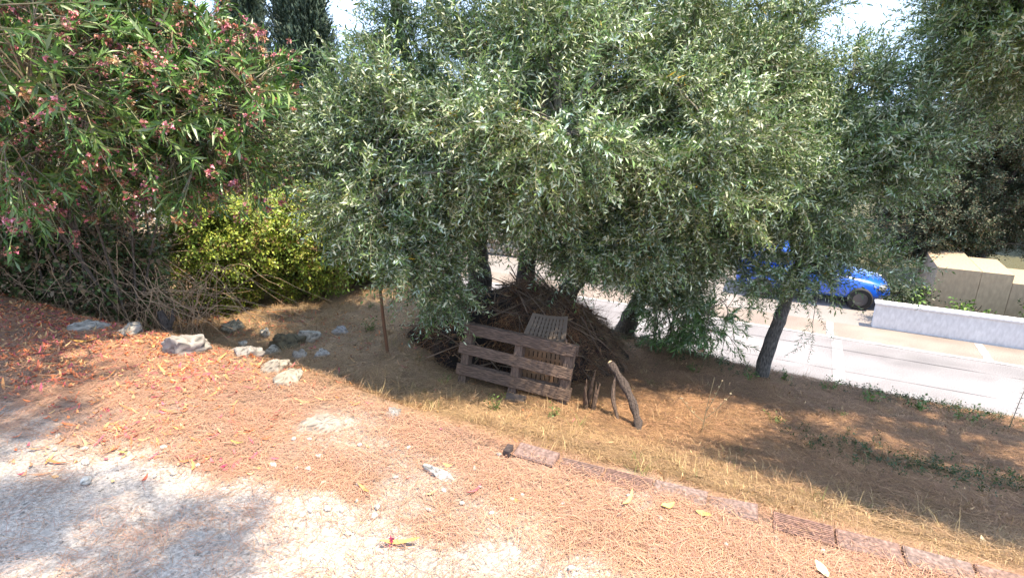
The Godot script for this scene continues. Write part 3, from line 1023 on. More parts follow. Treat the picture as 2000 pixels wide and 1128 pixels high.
# ---------------------------------------------------------------- stones
const PEBBLES := [-1.19,2.69,0.025,-1.11,2.70,0.025,-1.19,2.42,0.031,-1.07,2.41,0.023,-1.01,2.40,0.028,-1.00,2.53,0.032,-0.90,2.29,0.024,-0.74,2.30,0.022,-0.75,2.08,0.029,-0.60,2.05,0.029,-0.60,2.11,0.027,-0.88,2.05,0.027,-0.81,2.07,0.027,-0.68,1.93,0.026,-0.37,2.09,0.025,-0.23,2.16,0.023,-0.32,2.24,0.022,-0.57,2.36,0.025,-0.55,2.61,0.025,-0.19,2.47,0.023,-0.15,2.30,0.022,-0.09,2.11,0.025,-0.58,1.74,0.027,-0.71,2.17,0.021,-1.04,2.12,0.025,-0.82,2.64,0.025,-2.39,2.60,0.030,-1.81,2.55,0.029,-2.07,2.36,0.035,-2.10,2.41,0.023,-1.96,2.21,0.047,-2.16,2.48,0.023,-1.69,2.28,0.022,-1.62,2.31,0.022,-1.55,2.39,0.023,-2.31,2.48,0.026,0.24,2.22,0.022,0.56,2.28,0.027,0.59,1.92,0.026,0.23,1.78,0.024,0.67,2.11,0.021,0.49,2.15,0.021,0.00,2.22,0.021,0.05,2.26,0.022,-0.07,2.61,0.025,0.91,1.96,0.020,1.32,1.95,0.024,1.16,2.03,0.025]

func stones() -> void:
	rng.seed = 501
	var grey := Color(0.38, 0.35, 0.32)
	# [x, ahead, size, colour, label]
	var list := [
		[-2.42, 3.86, Vector3(0.42, 0.26, 0.3), grey, "large lichen-spotted grey rock at the brink of the path above the stony hollow"],
		[-2.2, 4.12, Vector3(0.45, 0.16, 0.3), Color(0.44, 0.36, 0.3), "flat brownish ledge stone just behind the lichen-spotted rock"],
		[-1.97, 3.86, Vector3(0.26, 0.17, 0.22), grey, "pale pitted rock at the brink, right of the lichen-spotted rock"],
		[-1.66, 3.6, Vector3(0.24, 0.15, 0.24), Color(0.4, 0.35, 0.29), "pale ledge stone at the brink above the shaded hollow, the farther of two"],
		[-1.5, 3.42, Vector3(0.26, 0.14, 0.2), Color(0.41, 0.36, 0.29), "pale ledge stone at the brink above the shaded hollow, the nearer of two"],
		[-3.45, 4.28, Vector3(0.36, 0.14, 0.22), Color(0.45, 0.41, 0.36), "flat pale stone on the brink in front of the dead stump"],
		[-3.05, 4.2, Vector3(0.26, 0.16, 0.2), Color(0.42, 0.38, 0.33), "rounded pale stone on the brink right below the dead stump"],
		[-2.12, 5.5, Vector3(0.27, 0.26, 0.22), Color(0.5, 0.47, 0.4), "largest upright pale boulder in the stony hollow"],
		[-2.3, 5.32, Vector3(0.34, 0.24, 0.26), Color(0.15, 0.13, 0.08), "dark mossy boulder touching the pale upright boulder"],
		[-1.86, 5.71, Vector3(0.19, 0.14, 0.15), Color(0.42, 0.41, 0.4), "angular grey stone in the hollow, nearest to the rusty stake"],
		[-3.01, 5.66, Vector3(0.27, 0.24, 0.2), Color(0.33, 0.29, 0.21), "tan boulder half under the dark shrub's edge"],
		[-2.72, 5.29, Vector3(0.11, 0.11, 0.1), Color(0.6, 0.56, 0.48), "small bright stone in the hollow between the tan boulder and the flat slab"],
		[-2.6, 5.55, Vector3(0.16, 0.13, 0.13), Color(0.58, 0.53, 0.44), "round cream stone in the sun left of the mossy boulder"],
		[-2.36, 5.14, Vector3(0.23, 0.14, 0.17), Color(0.5, 0.46, 0.38), "long low stone in front of the mossy boulder"],
		[-2.06, 5.02, Vector3(0.18, 0.17, 0.15), Color(0.48, 0.45, 0.4), "blocky pale stone in front of the upright boulder"],
		[-1.86, 5.09, Vector3(0.22, 0.17, 0.16), Color(0.47, 0.44, 0.4), "wedge-shaped stone at the right end of the hollow's front row"],
		[-2.16, 4.8, Vector3(0.17, 0.11, 0.14), Color(0.36, 0.33, 0.29), "shaded grey stone lowest in the hollow, under the pale pitted rock"],
		[-0.36, 2.39, Vector3(0.2, 0.085, 0.075), Color(0.55, 0.53, 0.5), "pointed grey-white rock lying alone on the needle-strewn path"],
		[-0.71, 3.02, Vector3(0.15, 0.09, 0.12), Color(0.33, 0.31, 0.29), "small dark grey stone sunk in the straw left of the pallet"],
		[-1.08, 2.84, Vector3(0.4, 0.06, 0.26), Color(0.42, 0.36, 0.31), "broad flat bedrock slab level with the path, pale and crumbling"],
	]
	for r in list:
		var o := obj("stone", rock(r[2] * 0.95, r[3]), M.rock, null, G(r[0], r[1], r[2].y * 0.02))
		o.rotation.y = rr(0, TAU) if r[2].x < 0.3 else rr(-0.4, 0.4)
		tag(o, r[4], "stone")
	used["stone"] = list.size() - 1
	get_node("stone_017").rotation.y = -0.75
	# single white pebbles on the path
	var pm := [rock(Vector3(1, 0.62, 0.8), Color(0.92, 0.89, 0.84), 0.3, 12), rock(Vector3(0.9, 0.7, 1.0), Color(0.9, 0.87, 0.82), 0.3, 12), rock(Vector3(1.1, 0.6, 0.7), Color(0.92, 0.88, 0.82), 0.35, 12)]
	var near := {}
	for i in range(0, PEBBLES.size(), 3):
		var x: float = PEBBLES[i]
		var fw: float = PEBBLES[i + 1]
		var sz: float = PEBBLES[i + 2]
		var o := obj("pebble", pm[(i / 3) % 3], M.rock, null, G(x, fw, sz * 0.3))
		o.rotation = Vector3(rr(-0.3, 0.3), rr(0, TAU), rr(-0.3, 0.3))
		o.scale = Vector3.ONE * sz * 1.3
		var wh := "on the needles below the tiles"
		if x < -1.4:
			wh = "on the needle patch by the pale bare earth"
		elif fw > 2.55:
			wh = "by the broad flat bedrock slab"
		elif x < -0.5 and fw < 2.2:
			wh = "in the loose row edging the bare earth"
		elif x < -0.5:
			wh = "between the bedrock slab and bare earth"
		elif x < 0.1:
			wh = "near the pointed grey-white rock"
		if not near.has(wh):
			near[wh] = []
		near[wh].append([x / fw, o, sz])
	var nth := ["leftmost", "second from left", "third from left", "fourth from left", "fifth from left", "sixth from left", "seventh from left", "eighth from left", "ninth from left", "tenth from left", "eleventh from left", "twelfth from left", "thirteenth from left"]
	for wh in near:
		near[wh].sort_custom(func(a, b): return a[0] < b[0])
		for k in near[wh].size():
			var e: Array = near[wh][k]
			tag(e[1], "%swhite pebble %s, %s" % ["big " if e[2] > 0.028 else "", wh, nth[k] if k < near[wh].size() - 1 else "rightmost"], "pebble", "white pebbles on the path")

# ---------------------------------------------------------------- things on the ground
func edging() -> void:
	rng.seed = 601
	var a := Vector2(0.02, 2.655)
	var ord := ["first", "second", "third", "fourth", "fifth", "sixth", "seventh", "eighth", "ninth", "tenth"]
	var look := ["smooth pink-edged terracotta", "finely ribbed terracotta", "whitened ribbed terracotta", "smooth dark-stained terracotta", "sunken half-buried terracotta", "lime-streaked ribbed terracotta", "plain grey-pink terracotta", "weathered undercut terracotta", "scuffed red terracotta", "last visible terracotta"]
	var L := [0.235, 0.235, 0.24, 0.255, 0.22, 0.25, 0.25, 0.25, 0.25, 0.25]
	var gap := [0.012, 0.008, 0.008, 0.006, 0.06, 0.005, 0.005, 0.003, 0.004, 0.0]
	var d := Vector2(0.916, -0.4).normalized()
	var pos := 0.0
	for i in 10:
		var mid: Vector2 = a + d * (pos + L[i] * 0.5)
		pos += L[i] + gap[i]
		var o := thing("edging_tile", "%s edging tile, %s from the upper end of the row" % [look[i], ord[i]], "tile", G(mid.x, mid.y, 0.0 if i != 4 else -0.007), "terracotta tiles edging the path")
		o.rotation = Vector3(0.06 + rr(-0.03, 0.03), atan2(-d.y, d.x) * -1.0 + PI * 0.0, rr(-0.02, 0.02))
		o.rotation.y = atan2(d.y, d.x) + (0.05 if i == 4 else rr(-0.025, 0.025))
		o.rotation.z = [-0.02, 0.0, 0.01, 0.0, 0.05, 0.0, 0.0, -0.01, 0.0, 0.0][i]
		var base := Color(0.33, 0.18, 0.135)
		base = mixc(base, Color(0.3, 0.215, 0.185), rr(0.1, 0.8))
		var w := 0.12
		obj("slab", boxm(Vector3(L[i] - 0.004, 0.032, w), 0.004, base), M.tile, o)
		if i in [1, 2, 5]:
			for k in 9:
				var z := -w * 0.5 + 0.012 + k * (w - 0.024) / 8.0
				obj("rib", boxm(Vector3(L[i] - 0.02, 0.004, 0.0055), 0.0012, base * rr(0.85, 1.25)), M.tile, o, Vector3(0, 0.0175, z))
		else:
			obj("face", boxm(Vector3(L[i] - 0.018, 0.003, w - 0.014), 0.001, mixc(base, Color(0.34, 0.25, 0.22), rr(0.3, 0.7))), M.tile, o, Vector3(0, 0.0168, 0))
	var bl := obj("brick", boxm(Vector3(0.035, 0.06, 0.07), 0.004, Color(0.09, 0.065, 0.06)), M.tile, null, G(-0.02, 2.62, 0.02))
	bl.rotation.y = -0.35
	tag(bl, "small dark broken brick against the upper end of the tile row", "brick")

func pallet() -> void:
	rng.seed = 602
	var p := thing("pallet", "weathered brown wooden pallet propped on its side against the brush heap", "pallet", G(-0.01, 4.44, 0.0))
	p.rotation.y = -0.4
	p.rotation.x = -0.3
	p.rotation.z = -0.05
	var wd := func() -> Color:
		var g := rr(0.8, 1.15)
		return Color(0.3 * g, 0.205 * g, 0.15 * g)
	var W := 1.04
	for k in 3:
		var o := obj("slat", boxm(Vector3(W + [0.03, 0.02, 0.0][k], 0.098, 0.02), 0.003, wd.call()), M.woodx, p, Vector3(rr(-0.006, 0.006), [0.12, 0.305, 0.49][k], 0.062))
		o.rotation.z = [0.0, -0.012, 0.006][k]
	for x in [-0.47, 0.02, 0.47]:
		obj("stringer", boxm(Vector3(0.075, 0.55 if x < 0.4 else 0.51, 0.085), 0.003, wd.call()), M.woody, p, Vector3(x, 0.265 if x > 0.4 else 0.25, 0.008))
	for k in 2:
		obj("back_board", boxm(Vector3(W, 0.095, 0.018), 0.003, wd.call()), M.woodx, p, Vector3(0, [0.12, 0.49][k], -0.046))
	var nail := MB.new()
	for x in [-0.47, 0.02, 0.47]:
		for y in [0.12, 0.305, 0.49]:
			for e in [-1, 1]:
				var q := MB.new()
				tube(q, [Vector3(x + e * 0.018, y + e * 0.02, 0.0715), Vector3(x + e * 0.018, y + e * 0.02, 0.0735)], [0.004, 0.004], 6, Color(0.06, 0.04, 0.03), 0, true)
				obj("nail", q.mesh(), M.rust, p)
	var pl := obj("plank", boxm(Vector3(0.17, 0.05, 0.09), 0.004, Color(0.27, 0.2, 0.16)), M.woodx, null, G(0.03, 4.2, 0.02))
	pl.rotation = Vector3(0.2, -0.2, -0.1)
	tag(pl, "short loose wooden plank on the ground below the pallet", "plank")

func slotted(m: MB, w: float, h: float, th: float, cols: int, rows: int, top_w: float, curve: float, col: Color, inner: Color) -> void:
	# a panel with real vertical slots, wider below than above, slightly dished; x across, y up
	var xs := []
	var mx := 0.12
	for i in cols + 1:
		var x0 := lerpf(-0.5 + mx, 0.5 - mx, float(i) / cols)
		xs.append(x0 - 0.012)
		xs.append(x0 + 0.012)
	xs.push_front(-0.5)
	xs.push_back(0.5)
	var ys := [0.0]
	for j in rows:
		ys.append(lerpf(0.14, 0.92, (j + 0.14) / rows))
		ys.append(lerpf(0.14, 0.92, (j + 0.86) / rows))
	ys.append(1.0)
	var at := func(x: float, y: float, z: float) -> Vector3:
		var ww := lerpf(w, top_w, y)
		var r := 0.11
		if y < r:
			ww -= 0.16 * w * (1.0 - sqrt(maxf(0.0, 1.0 - pow((r - y) / r, 2.0))))
		return Vector3(x * ww, y * h, z - curve * (1.0 - 4.0 * x * x) + 0.0)
	for i in xs.size() - 1:
		for j in ys.size() - 1:
			var slot: bool = i % 2 == 1 and j % 2 == 1 and i > 0 and i < xs.size() - 2
			if slot:
				continue
			var c := inner if (j > 0 and j < ys.size() - 2 and i > 0 and i < xs.size() - 2) else col
			var cor := [at.call(xs[i], ys[j], 0.0), at.call(xs[i + 1], ys[j], 0.0), at.call(xs[i + 1], ys[j + 1], 0.0), at.call(xs[i], ys[j + 1], 0.0)]
			var bk := []
			for q in cor:
				bk.append(q - Vector3(0, 0, th))
			m.flat(cor[0], cor[1], cor[2], Vector3(0, 0, 1), c)
			m.flat(cor[0], cor[2], cor[3], Vector3(0, 0, 1), c)
			m.flat(bk[0], bk[1], bk[2], Vector3(0, 0, -1), c)
			m.flat(bk[0], bk[2], bk[3], Vector3(0, 0, -1), c)
			var cen: Vector3 = (cor[0] + cor[2]) * 0.5
			for e in 4:
				var n2: int = (e + 1) % 4
				var o: Vector3 = (cor[e] + cor[n2]) * 0.5 - cen
				m.flat(cor[e], cor[n2], bk[n2], o, c)
				m.flat(cor[e], bk[n2], bk[e], o, c)

func chair() -> void:
	rng.seed = 603
	var c := thing("plastic_chair", "grubby brown plastic chair with slotted seat and back, dumped behind the pallet", "chair", G(0.24, 4.52, 0.1))
	c.rotation.y = -0.31
	c.position.y -= 0.03
	var brown := Color(0.25, 0.155, 0.1)
	var m := MB.new()
	slotted(m, 0.43, 0.43, 0.012, 8, 5, 0.42, 0.012, brown, Color(0.36, 0.2, 0.1))
	var s := obj("seat", m.mesh(), M.plastic, c, Vector3(0, -0.02, 0))
	s.rotation.x = -0.26
	m = MB.new()
	slotted(m, 0.4, 0.3, 0.012, 8, 5, 0.33, 0.02, Color(0.2, 0.15, 0.11), Color(0.2, 0.15, 0.11))
	var b := obj("backrest", m.mesh(), M.plastic, c, Vector3(0, 0.385, -0.11))
	b.rotation.x = -1.0
	for e in [-1, 1]:
		m = MB.new()
		tube(m, spline([Vector3(e * 0.205, 0.05, -0.02), Vector3(e * 0.215, 0.25, -0.1), Vector3(e * 0.2, 0.42, -0.13)], 4), [0.015, 0.015, 0.015, 0.015, 0.015, 0.015, 0.015, 0.014, 0.014], 6, brown, 0, true)
		obj("rim", m.mesh(), M.plastic, c)
		m = MB.new()
		tube(m, [Vector3(e * 0.18, 0.03, -0.04), Vector3(e * 0.19, 0.0, -0.4)], [0.02, 0.015], 8, brown, 0, true)
		obj("leg", m.mesh(), M.plastic, c)

func heap() -> void:
	rng.seed = 604
	var at := G(0.1, 5.75)
	var t := thing("brush_heap", "dark mound of dead branches and needles around the olive trunks behind the pallet", "heap", at)
	var m := MB.new()
	var seg := 64
	var rows := 26
	var hh := func(u: float, a: float) -> Vector3:
		var rx := 1.14 * (1.0 + 0.22 * nz.get_noise_2d(cos(a) * 25.0, sin(a) * 25.0))
		var rz := 1.0
		var p0 := V(0.1 + cos(a) * rx * u, 0, 5.75 + sin(a) * rz * u)
		var y := 0.52 * (1.0 - pow(u, 3.0)) + 0.24 * nz.get_noise_3d(p0.x * 30.0, 5.0, p0.z * 26.0) * (1.0 - u) + 0.05 * nz.get_noise_3d(p0.x * 80.0, 5.0, p0.z * 80.0)
		p0.y = lerpf(-0.86, hbase(p0.x, -p0.z), sst(0.3, 1.0, u)) + y
		if u > 0.97:
			p0.y = hbase(p0.x, -p0.z) - 0.08
		return p0
	for i in rows + 1:
		for j in seg:
			var q: Vector3 = hh.call(i / float(rows), TAU * j / seg)
			var g := 0.7 + 0.6 * nz.get_noise_3dv(q * 60.0)
			m.p(q, Vector3.UP, Color(0.03 * g, 0.02 * g, 0.014 * g))
	for i in rows:
		for j in seg:
			var a := i * seg + j
			var b := i * seg + (j + 1) % seg
			m.q(a, b, b + seg, a + seg)
	m.smooth()
	obj("core", m.mesh(), M.soil, t, -at)
	# needles, twigs and straw that cover it
	var cl := [needle_clump(30, 0.09), needle_clump(30, 0.1)]
	var tf := [blade_tuft(16, 0.2, 0.0019, 0.16), blade_tuft(14, 0.28, 0.0018, 0.12)]
	var ln := [[], []]
	var lt := [[], []]
	for i in 1250:
		var u := sqrt(rng.randf()) * 0.95
		var a := rr(0, TAU)
		var q: Vector3 = hh.call(u, a)
		var q2: Vector3 = hh.call(minf(u + 0.05, 0.96), a)
		var q3: Vector3 = hh.call(u, a + 0.08)
		var nn := (q2 - q).cross(q3 - q).normalized()
		if nn.y < 0:
			nn = -nn
		var patch := nz.get_noise_2d(q.x * 24.0, q.z * 24.0)
		if patch < 0.02 and cos(a) < 0.45:
			continue
		var c := pick([Color(0.2, 0.09, 0.04), Color(0.1, 0.05, 0.03), Color(0.34, 0.17, 0.07), Color(0.05, 0.03, 0.02), Color(0.04, 0.028, 0.02)])
		ln[i % 2].append([Transform3D(frame(nn, rr(0, TAU)).scaled(Vector3.ONE * rr(0.9, 1.4)), q + nn * 0.008), c])
		if rng.randf() < 0.25:
			ln[(i + 1) % 2].append([Transform3D(frame(nn + runit() * 0.7, rr(0, TAU)).scaled(Vector3.ONE * rr(1.0, 2.2)), q + nn * 0.02), pick([Color(0.12, 0.07, 0.04), Color(0.2, 0.12, 0.06)])])
		if cos(a) > 0.0 and rng.randf() < 0.4 * cos(a):
			var sd := (q2 - q).normalized()
			var cs := pick([Color(0.22, 0.145, 0.075), Color(0.3, 0.21, 0.11), Color(0.12, 0.085, 0.045), Color(0.14, 0.12, 0.07)])
			lt[i % 2].append([Transform3D(frame(sd + nn * 0.5 + runit() * 0.3, rr(0, TAU)).scaled(Vector3.ONE * rr(0.8, 1.5)), q), cs])
	for k in 2:
		multi("needles", cl[k], M.needle, ln[k], t, -at)
		multi("straw", tf[k], M.straw, lt[k], t, -at)
	var dl := []
	for i in 900:
		var u := sqrt(rng.randf()) * 0.96
		var q: Vector3 = hh.call(u, rr(0, TAU)) + Vector3(0, rr(0.005, 0.05), 0)
		dl.append([Transform3D(Basis(runit(), rr(0, PI)).scaled(Vector3.ONE * rr(0.6, 1.3)), q), pick([Color(0.3, 0.17, 0.08), Color(0.16, 0.1, 0.06), Color(0.4, 0.26, 0.13), Color(0.2, 0.19, 0.1)])])
	multi("dry_leaves", dry_leaf(0.07, 0.014, 0.6), M.dry, dl, t, -at)
	# dead branches
	for i in 150:
		var a := rr(0, TAU)
		var u := sqrt(rng.randf()) * 0.95
		var q: Vector3 = hh.call(u, a) + Vector3(0, 0.02, 0)
		var d := Vector3(rr(-1, 1), rr(-0.25, 0.35), rr(-1, 1)).normalized()
		if cos(a) > 0.1:
			d = Vector3(rr(0.3, 1), rr(-0.9, -0.3), rr(-0.2, 0.9)).normalized() * (1.0 if rng.randf() < 0.6 else -1.0)
		var L := rr(0.25, 0.9)
		var mb := MB.new()
		var b := q + d * L * 0.5 + Vector3(0, rr(0, 0.06), 0)
		var g := rr(0.5, 1.2)
		tube(mb, [q - d * L * 0.5, q + runit() * 0.03, b], [rr(0.003, 0.013), 0.006, 0.0015], 5, Color(0.2 * g, 0.14 * g, 0.095 * g))
		obj("branch", mb.mesh(), M.twigwood, t, -at)

func wood_pieces() -> void:
	rng.seed = 605
	# curved log
	var t := thing("log", "curved barky log leaning from the brush heap down to the straw", "log", G(0.93, 3.7))
	var m := MB.new()
	var pts := spline([V(0.8, -0.4, 4.2), V(0.87, -0.48, 4.06), V(0.93, -0.59, 3.9), V(0.95, -0.68, 3.77), G(0.93, 3.66, 0.0)], 5)
	var rad := []
	for i in pts.size():
		rad.append(0.027 + 0.005 * sin(i * 1.3))
	tube(m, pts, rad, 12, Color(0.16, 0.12, 0.1), 0.4, false)
	m.smooth()
	obj("bark", m.mesh(), M.bark, t, -t.position)
	m = MB.new()
	var d: Vector3 = (pts[0] - pts[1]).normalized()
	tube(m, [pts[0] - d * 0.02, pts[0] + d * 0.012], [0.026, 0.021], 12, Color(0.5, 0.38, 0.22), 0.1, true)
	obj("cut_end", m.mesh(), M.twigwood, t, -t.position)
	m = MB.new()
	tube(m, spline([V(0.84, -0.45, 4.12), V(0.8, -0.6, 4.02), V(0.83, -0.75, 3.9)], 4), [0.012, 0.014, 0.016, 0.017, 0.017, 0.016, 0.014, 0.012, 0.009], 8, Color(0.24, 0.17, 0.13), 0.3, true)
	obj("side_branch", m.mesh(), M.bark, t, -t.position)
	# splintered stump
	t = thing("stump", "splintered upright wooden stump between the pallet and the curved log", "stump", G(0.63, 4.15))
	for k in 7:
		m = MB.new()
		var b := G(0.63 + rr(-0.05, 0.05), 4.15 + rr(-0.04, 0.04), -0.03)
		var e := b + Vector3(rr(-0.02, 0.09), rr(0.22, 0.42), rr(-0.05, 0.03))
		var g := rr(0.6, 1.2)
		tube(m, [b, b.lerp(e, 0.5) + runit() * 0.01, e], [rr(0.018, 0.032), 0.02, 0.004], 5, Color(0.3 * g, 0.2 * g, 0.14 * g), 0.25, true)
		obj("splinter", m.mesh(), M.bark, t, -t.position)
	# grey dead stump at the hedge
	t = thing("stump", "short grey dead stump standing at the foot of the dark shrub", "stump", G(-3.3, 5.1))
	m = MB.new()
	var b0 := G(-3.3, 5.1, -0.05)
	tube(m, [b0, b0 + Vector3(-0.01, 0.2, 0.02), b0 + Vector3(-0.05, 0.37, 0.0), b0 + Vector3(-0.075, 0.47, -0.01)], [0.06, 0.045, 0.042, 0.03], 9, Color(0.22, 0.18, 0.15), 0.4, true)
	m.smooth()
	obj("bole", m.mesh(), M.bark, t, -t.position)
	m = MB.new()
	tube(m, [b0 + Vector3(-0.02, 0.28, 0.02), b0 + Vector3(0.05, 0.4, 0.02), b0 + Vector3(0.06, 0.5, 0.01)], [0.028, 0.022, 0.008], 7, Color(0.25, 0.2, 0.17), 0.3, true)
	obj("prong", m.mesh(), M.bark, t, -t.position)
	# rusty stake
	m = MB.new()
	var s0 := G(-1.24, 5.2, -0.05)
	tube(m, [s0, s0 + Vector3(-0.02, 0.35, 0), s0 + Vector3(-0.03, 0.72, 0)], [0.018, 0.017, 0.016], 7, Color(0.27, 0.14, 0.075), 0.2, true)
	var o := obj("stake", m.mesh(), M.rust, null, Vector3.ZERO)
	tag(o, "thin rust-brown stake left of the olive's hanging boughs", "stake")
	# wires
	m = MB.new()
	tube(m, spline([V(-5.6, 0.5, 6.2), V(-3.3, 0.62, 6.15), V(-0.6, 0.62, 6.3)], 8), [0.002, 0.002, 0.002, 0.002, 0.002, 0.002, 0.002, 0.002, 0.002, 0.002, 0.002, 0.002, 0.002, 0.002, 0.002, 0.002, 0.002], 5, Color(0.45, 0.42, 0.38))
	o = obj("wire", m.mesh(), M.steel)
	tag(o, "thin horizontal wire stretched from the oleander to the olive tree", "wire")
	# dry stalk with buds
	stalk("dry branching weed stalk with pale buds on the straw slope below the lone trunk", G(1.46, 3.82), 0.5, [[0.25, -0.2, 0.2], [0.3, 0.18, 0.25], [0.42, 0.09, 0.3]], Color(0.3, 0.24, 0.13), 71)
	stalk("tall upright weed stalk with paired leaves at the bank's right end", G(4.55, 4.55), 0.62, [], Color(0.13, 0.14, 0.09), 72)
	stalk("leaning thin weed stalk with paired leaves at the bank's right end", G(4.72, 4.5), 0.5, [], Color(0.13, 0.14, 0.09), 73)
	stalk("thin dry brown stem standing against the bramble's foot", G(-3.28, 6.3), 0.6, [[0.3, 0.05, 0.3], [0.2, -0.06, 0.25]], Color(0.32, 0.17, 0.08), 74)

func stalk(label: String, at: Vector3, h: float, arms: Array, col: Color, sd: int) -> void:
	rng.seed = sd
	var t := thing("weed_stalk", label, "weed", at)
	var lean := Vector3(0.1, 0, 0) if sd != 73 else Vector3(0.22, 0, 0)
	var m := MB.new()
	tube(m, [Vector3(0, -0.02, 0), Vector3(0, h * 0.5, 0) + lean * 0.4 * h, Vector3(0, h, 0) + lean * h], [0.004, 0.003, 0.0015], 5, col)
	obj("stem", m.mesh(), M.twigwood, t)
	for a in arms:
		var p0: Vector3 = Vector3(0, h * a[0], 0) + lean * h * a[0] * 0.8
		var e: Vector3 = p0 + Vector3(a[1], a[2], rr(-0.05, 0.05)) * 0.9
		m = MB.new()
		tube(m, [p0, p0.lerp(e, 0.5) + Vector3(0, -0.02, 0), e], [0.003, 0.0025, 0.0015], 5, col)
		obj("side_stem", m.mesh(), M.twigwood, t)
		m = MB.new()
		for k in 4:
			var q := p0.lerp(e, 0.4 + 0.2 * k)
			for j in 4:
				leaf(m, q, (runit() + Vector3.UP).normalized(), runit(), 0.016, 0.009, Color(0.5, 0.42, 0.26))
		obj("bud", m.mesh(), M.straw, t)
	if arms.is_empty():
		m = MB.new()
		for k in 9:
			var y := h * (0.2 + 0.08 * k)
			for e in [-1, 1]:
				leaf(m, Vector3(0, y, 0) + lean * y, Vector3(e, 0.25, rr(-0.4, 0.4)).normalized(), Vector3.UP, 0.035, 0.012, Color(0.09, 0.1, 0.07))
		obj("leaf", m.mesh(), M.broad, t)

func weeds() -> void:
	rng.seed = 701
	var gr := [Color(0.1, 0.18, 0.03), Color(0.14, 0.22, 0.05), Color(0.08, 0.13, 0.03)]
	var meshes := []
	for k in 3:
		var tw := tw_broad(gr, 0.026, 0.12, 12, Color(0.14, 0.16, 0.06))
		var src := tw.surface_get_arrays(0)
		var m := MB.new()
		for s in 6:
			var xf := Transform3D(frame(Vector3.UP + runit() * 0.75, rr(0, TAU)).scaled(Vector3.ONE * rr(0.7, 1.2)), Vector3(rr(-0.04, 0.04), 0, rr(-0.04, 0.04)))
			var off := m.v.size()
			for i in src[0].size():
				m.p(xf * src[0][i], (xf.basis * src[1][i]).normalized(), src[3][i])
			for i in src[12]:
				m.ix.push_back(i + off)
		meshes.append(m.mesh())
	var list := [
		[-0.14, 3.75, 1.0, "light green weed in the straw below the pallet's middle"],
		[0.3, 3.75, 0.9, "pale green weed in the straw below the pallet's right end"],
		[-0.62, 4.55, 0.8, "small green weed at the pallet's lower left corner"],
		[-1.55, 5.75, 1.2, "bushy green weed in the hollow beside the rusty stake"],
		[-1.75, 6.6, 0.7, "tiny green weed on the far sunny straw"],
		[2.25, 4.3, 0.9, "dark green weed alone on the brown slope below the lone trunk"],
		[2.55, 5.55, 1.1, "green weed hugging the lone olive trunk's left side"],
		[2.95, 5.5, 1.2, "green weed hugging the lone olive trunk's right side"],
		[3.3, 5.35, 1.3, "leafy weed on the bank's brink, first right of the lone trunk"],
		[3.62, 5.15, 1.4, "leafy weed on the bank's brink, second right of the lone trunk"],
		[3.95, 4.95, 1.3, "leafy weed on the bank's brink, third right of the lone trunk"],
		[4.3, 4.75, 1.6, "leafy weed on the bank's brink just left of the tall stalks"],
		[4.9, 4.35, 1.4, "leafy weed on the bank's brink just right of the tall stalks"],
		[2.0, 5.6, 1.0, "weed at the brink between the young oleander and the lone trunk"],
		[3.0, 4.6, 0.7, "little dark weed on the brown slope below the leafy bank"],
	]
	var i := 0
	for w in list:
		var o := obj("weed", meshes[i % 3], M.broad, null, G(w[0], w[1], -0.005))
		o.rotation.y = rr(0, TAU)
		o.scale = Vector3.ONE * w[2]
		tag(o, w[3], "weed", "green weeds")
		i += 1
	# single fallen leaves and flowers one can point at
	var fl := [
		[0.54, 2.24, 0.13, 0.02, Color(0.6, 0.42, 0.15), "long yellow fallen leaf below the third tile"],
		[0.72, 2.19, 0.07, 0.04, Color(0.62, 0.47, 0.14), "broad yellow fallen leaf below the fourth tile"],
		[0.87, 2.14, 0.07, 0.04, Color(0.5, 0.33, 0.1), "curled yellow-brown leaf below the fifth tile"],
		[1.24, 1.82, 0.09, 0.045, Color(0.72, 0.62, 0.4), "cream curled leaf below the seventh tile"],
		[-0.45, 1.85, 0.16, 0.03, Color(0.5, 0.3, 0.1), "long tan curled leaf at the bottom edge of the bare earth"],
		[-0.7, 2.24, 0.1, 0.022, Color(0.5, 0.22, 0.08), "orange-brown leaf among needles left of the pointed rock"],
		[-1.96, 2.46, 0.06, 0.018, Color(0.25, 0.26, 0.08), "olive-green fallen leaf on the left needle patch"],
		[-1.46, 2.62, 0.08, 0.02, Color(0.3, 0.27, 0.07), "greenish fallen leaf near the bedrock slab"],
		[-3.2, 3.9, 0.2, 0.035, Color(0.6, 0.33, 0.08), "large orange fallen leaf in the red drift at the left"],
		[2.38, 2.34, 0.09, 0.03, Color(0.6, 0.5, 0.3), "straw-pale fallen leaf above the ninth tile"],
	]
	for w in fl:
		var o := obj("fallen_leaf", dry_leaf(w[2], w[3], 0.7), M.dry, null, G(w[0], w[1], 0.014))
		var c: Color = w[4]
		o.mesh = tinted(o.mesh, c)
		o.rotation.y = rr(0, TAU)
		tag(o, w[5], "leaf")
	for w in [[-1.42, 2.39, "withered magenta flower on the needles left of the bedrock slab"], [-0.49, 1.87, "withered magenta flower beside the long tan leaf"], [-2.36, 2.92, "withered magenta flower in the leaf drift, the lower of two"], [-2.1, 3.2, "withered magenta flower in the leaf drift, the upper of two"]]:
		var m := MB.new()
		for k in 7:
			leaf(m, Vector3.ZERO, (runit() + Vector3.UP * 0.4).normalized(), Vector3.UP, 0.026, 0.018, Color(0.42, 0.05, 0.11), 0.9)
		var o := obj("fallen_flower", m.mesh(), M.dry, null, G(w[0], w[1], 0.012))
		tag(o, w[2], "flower")

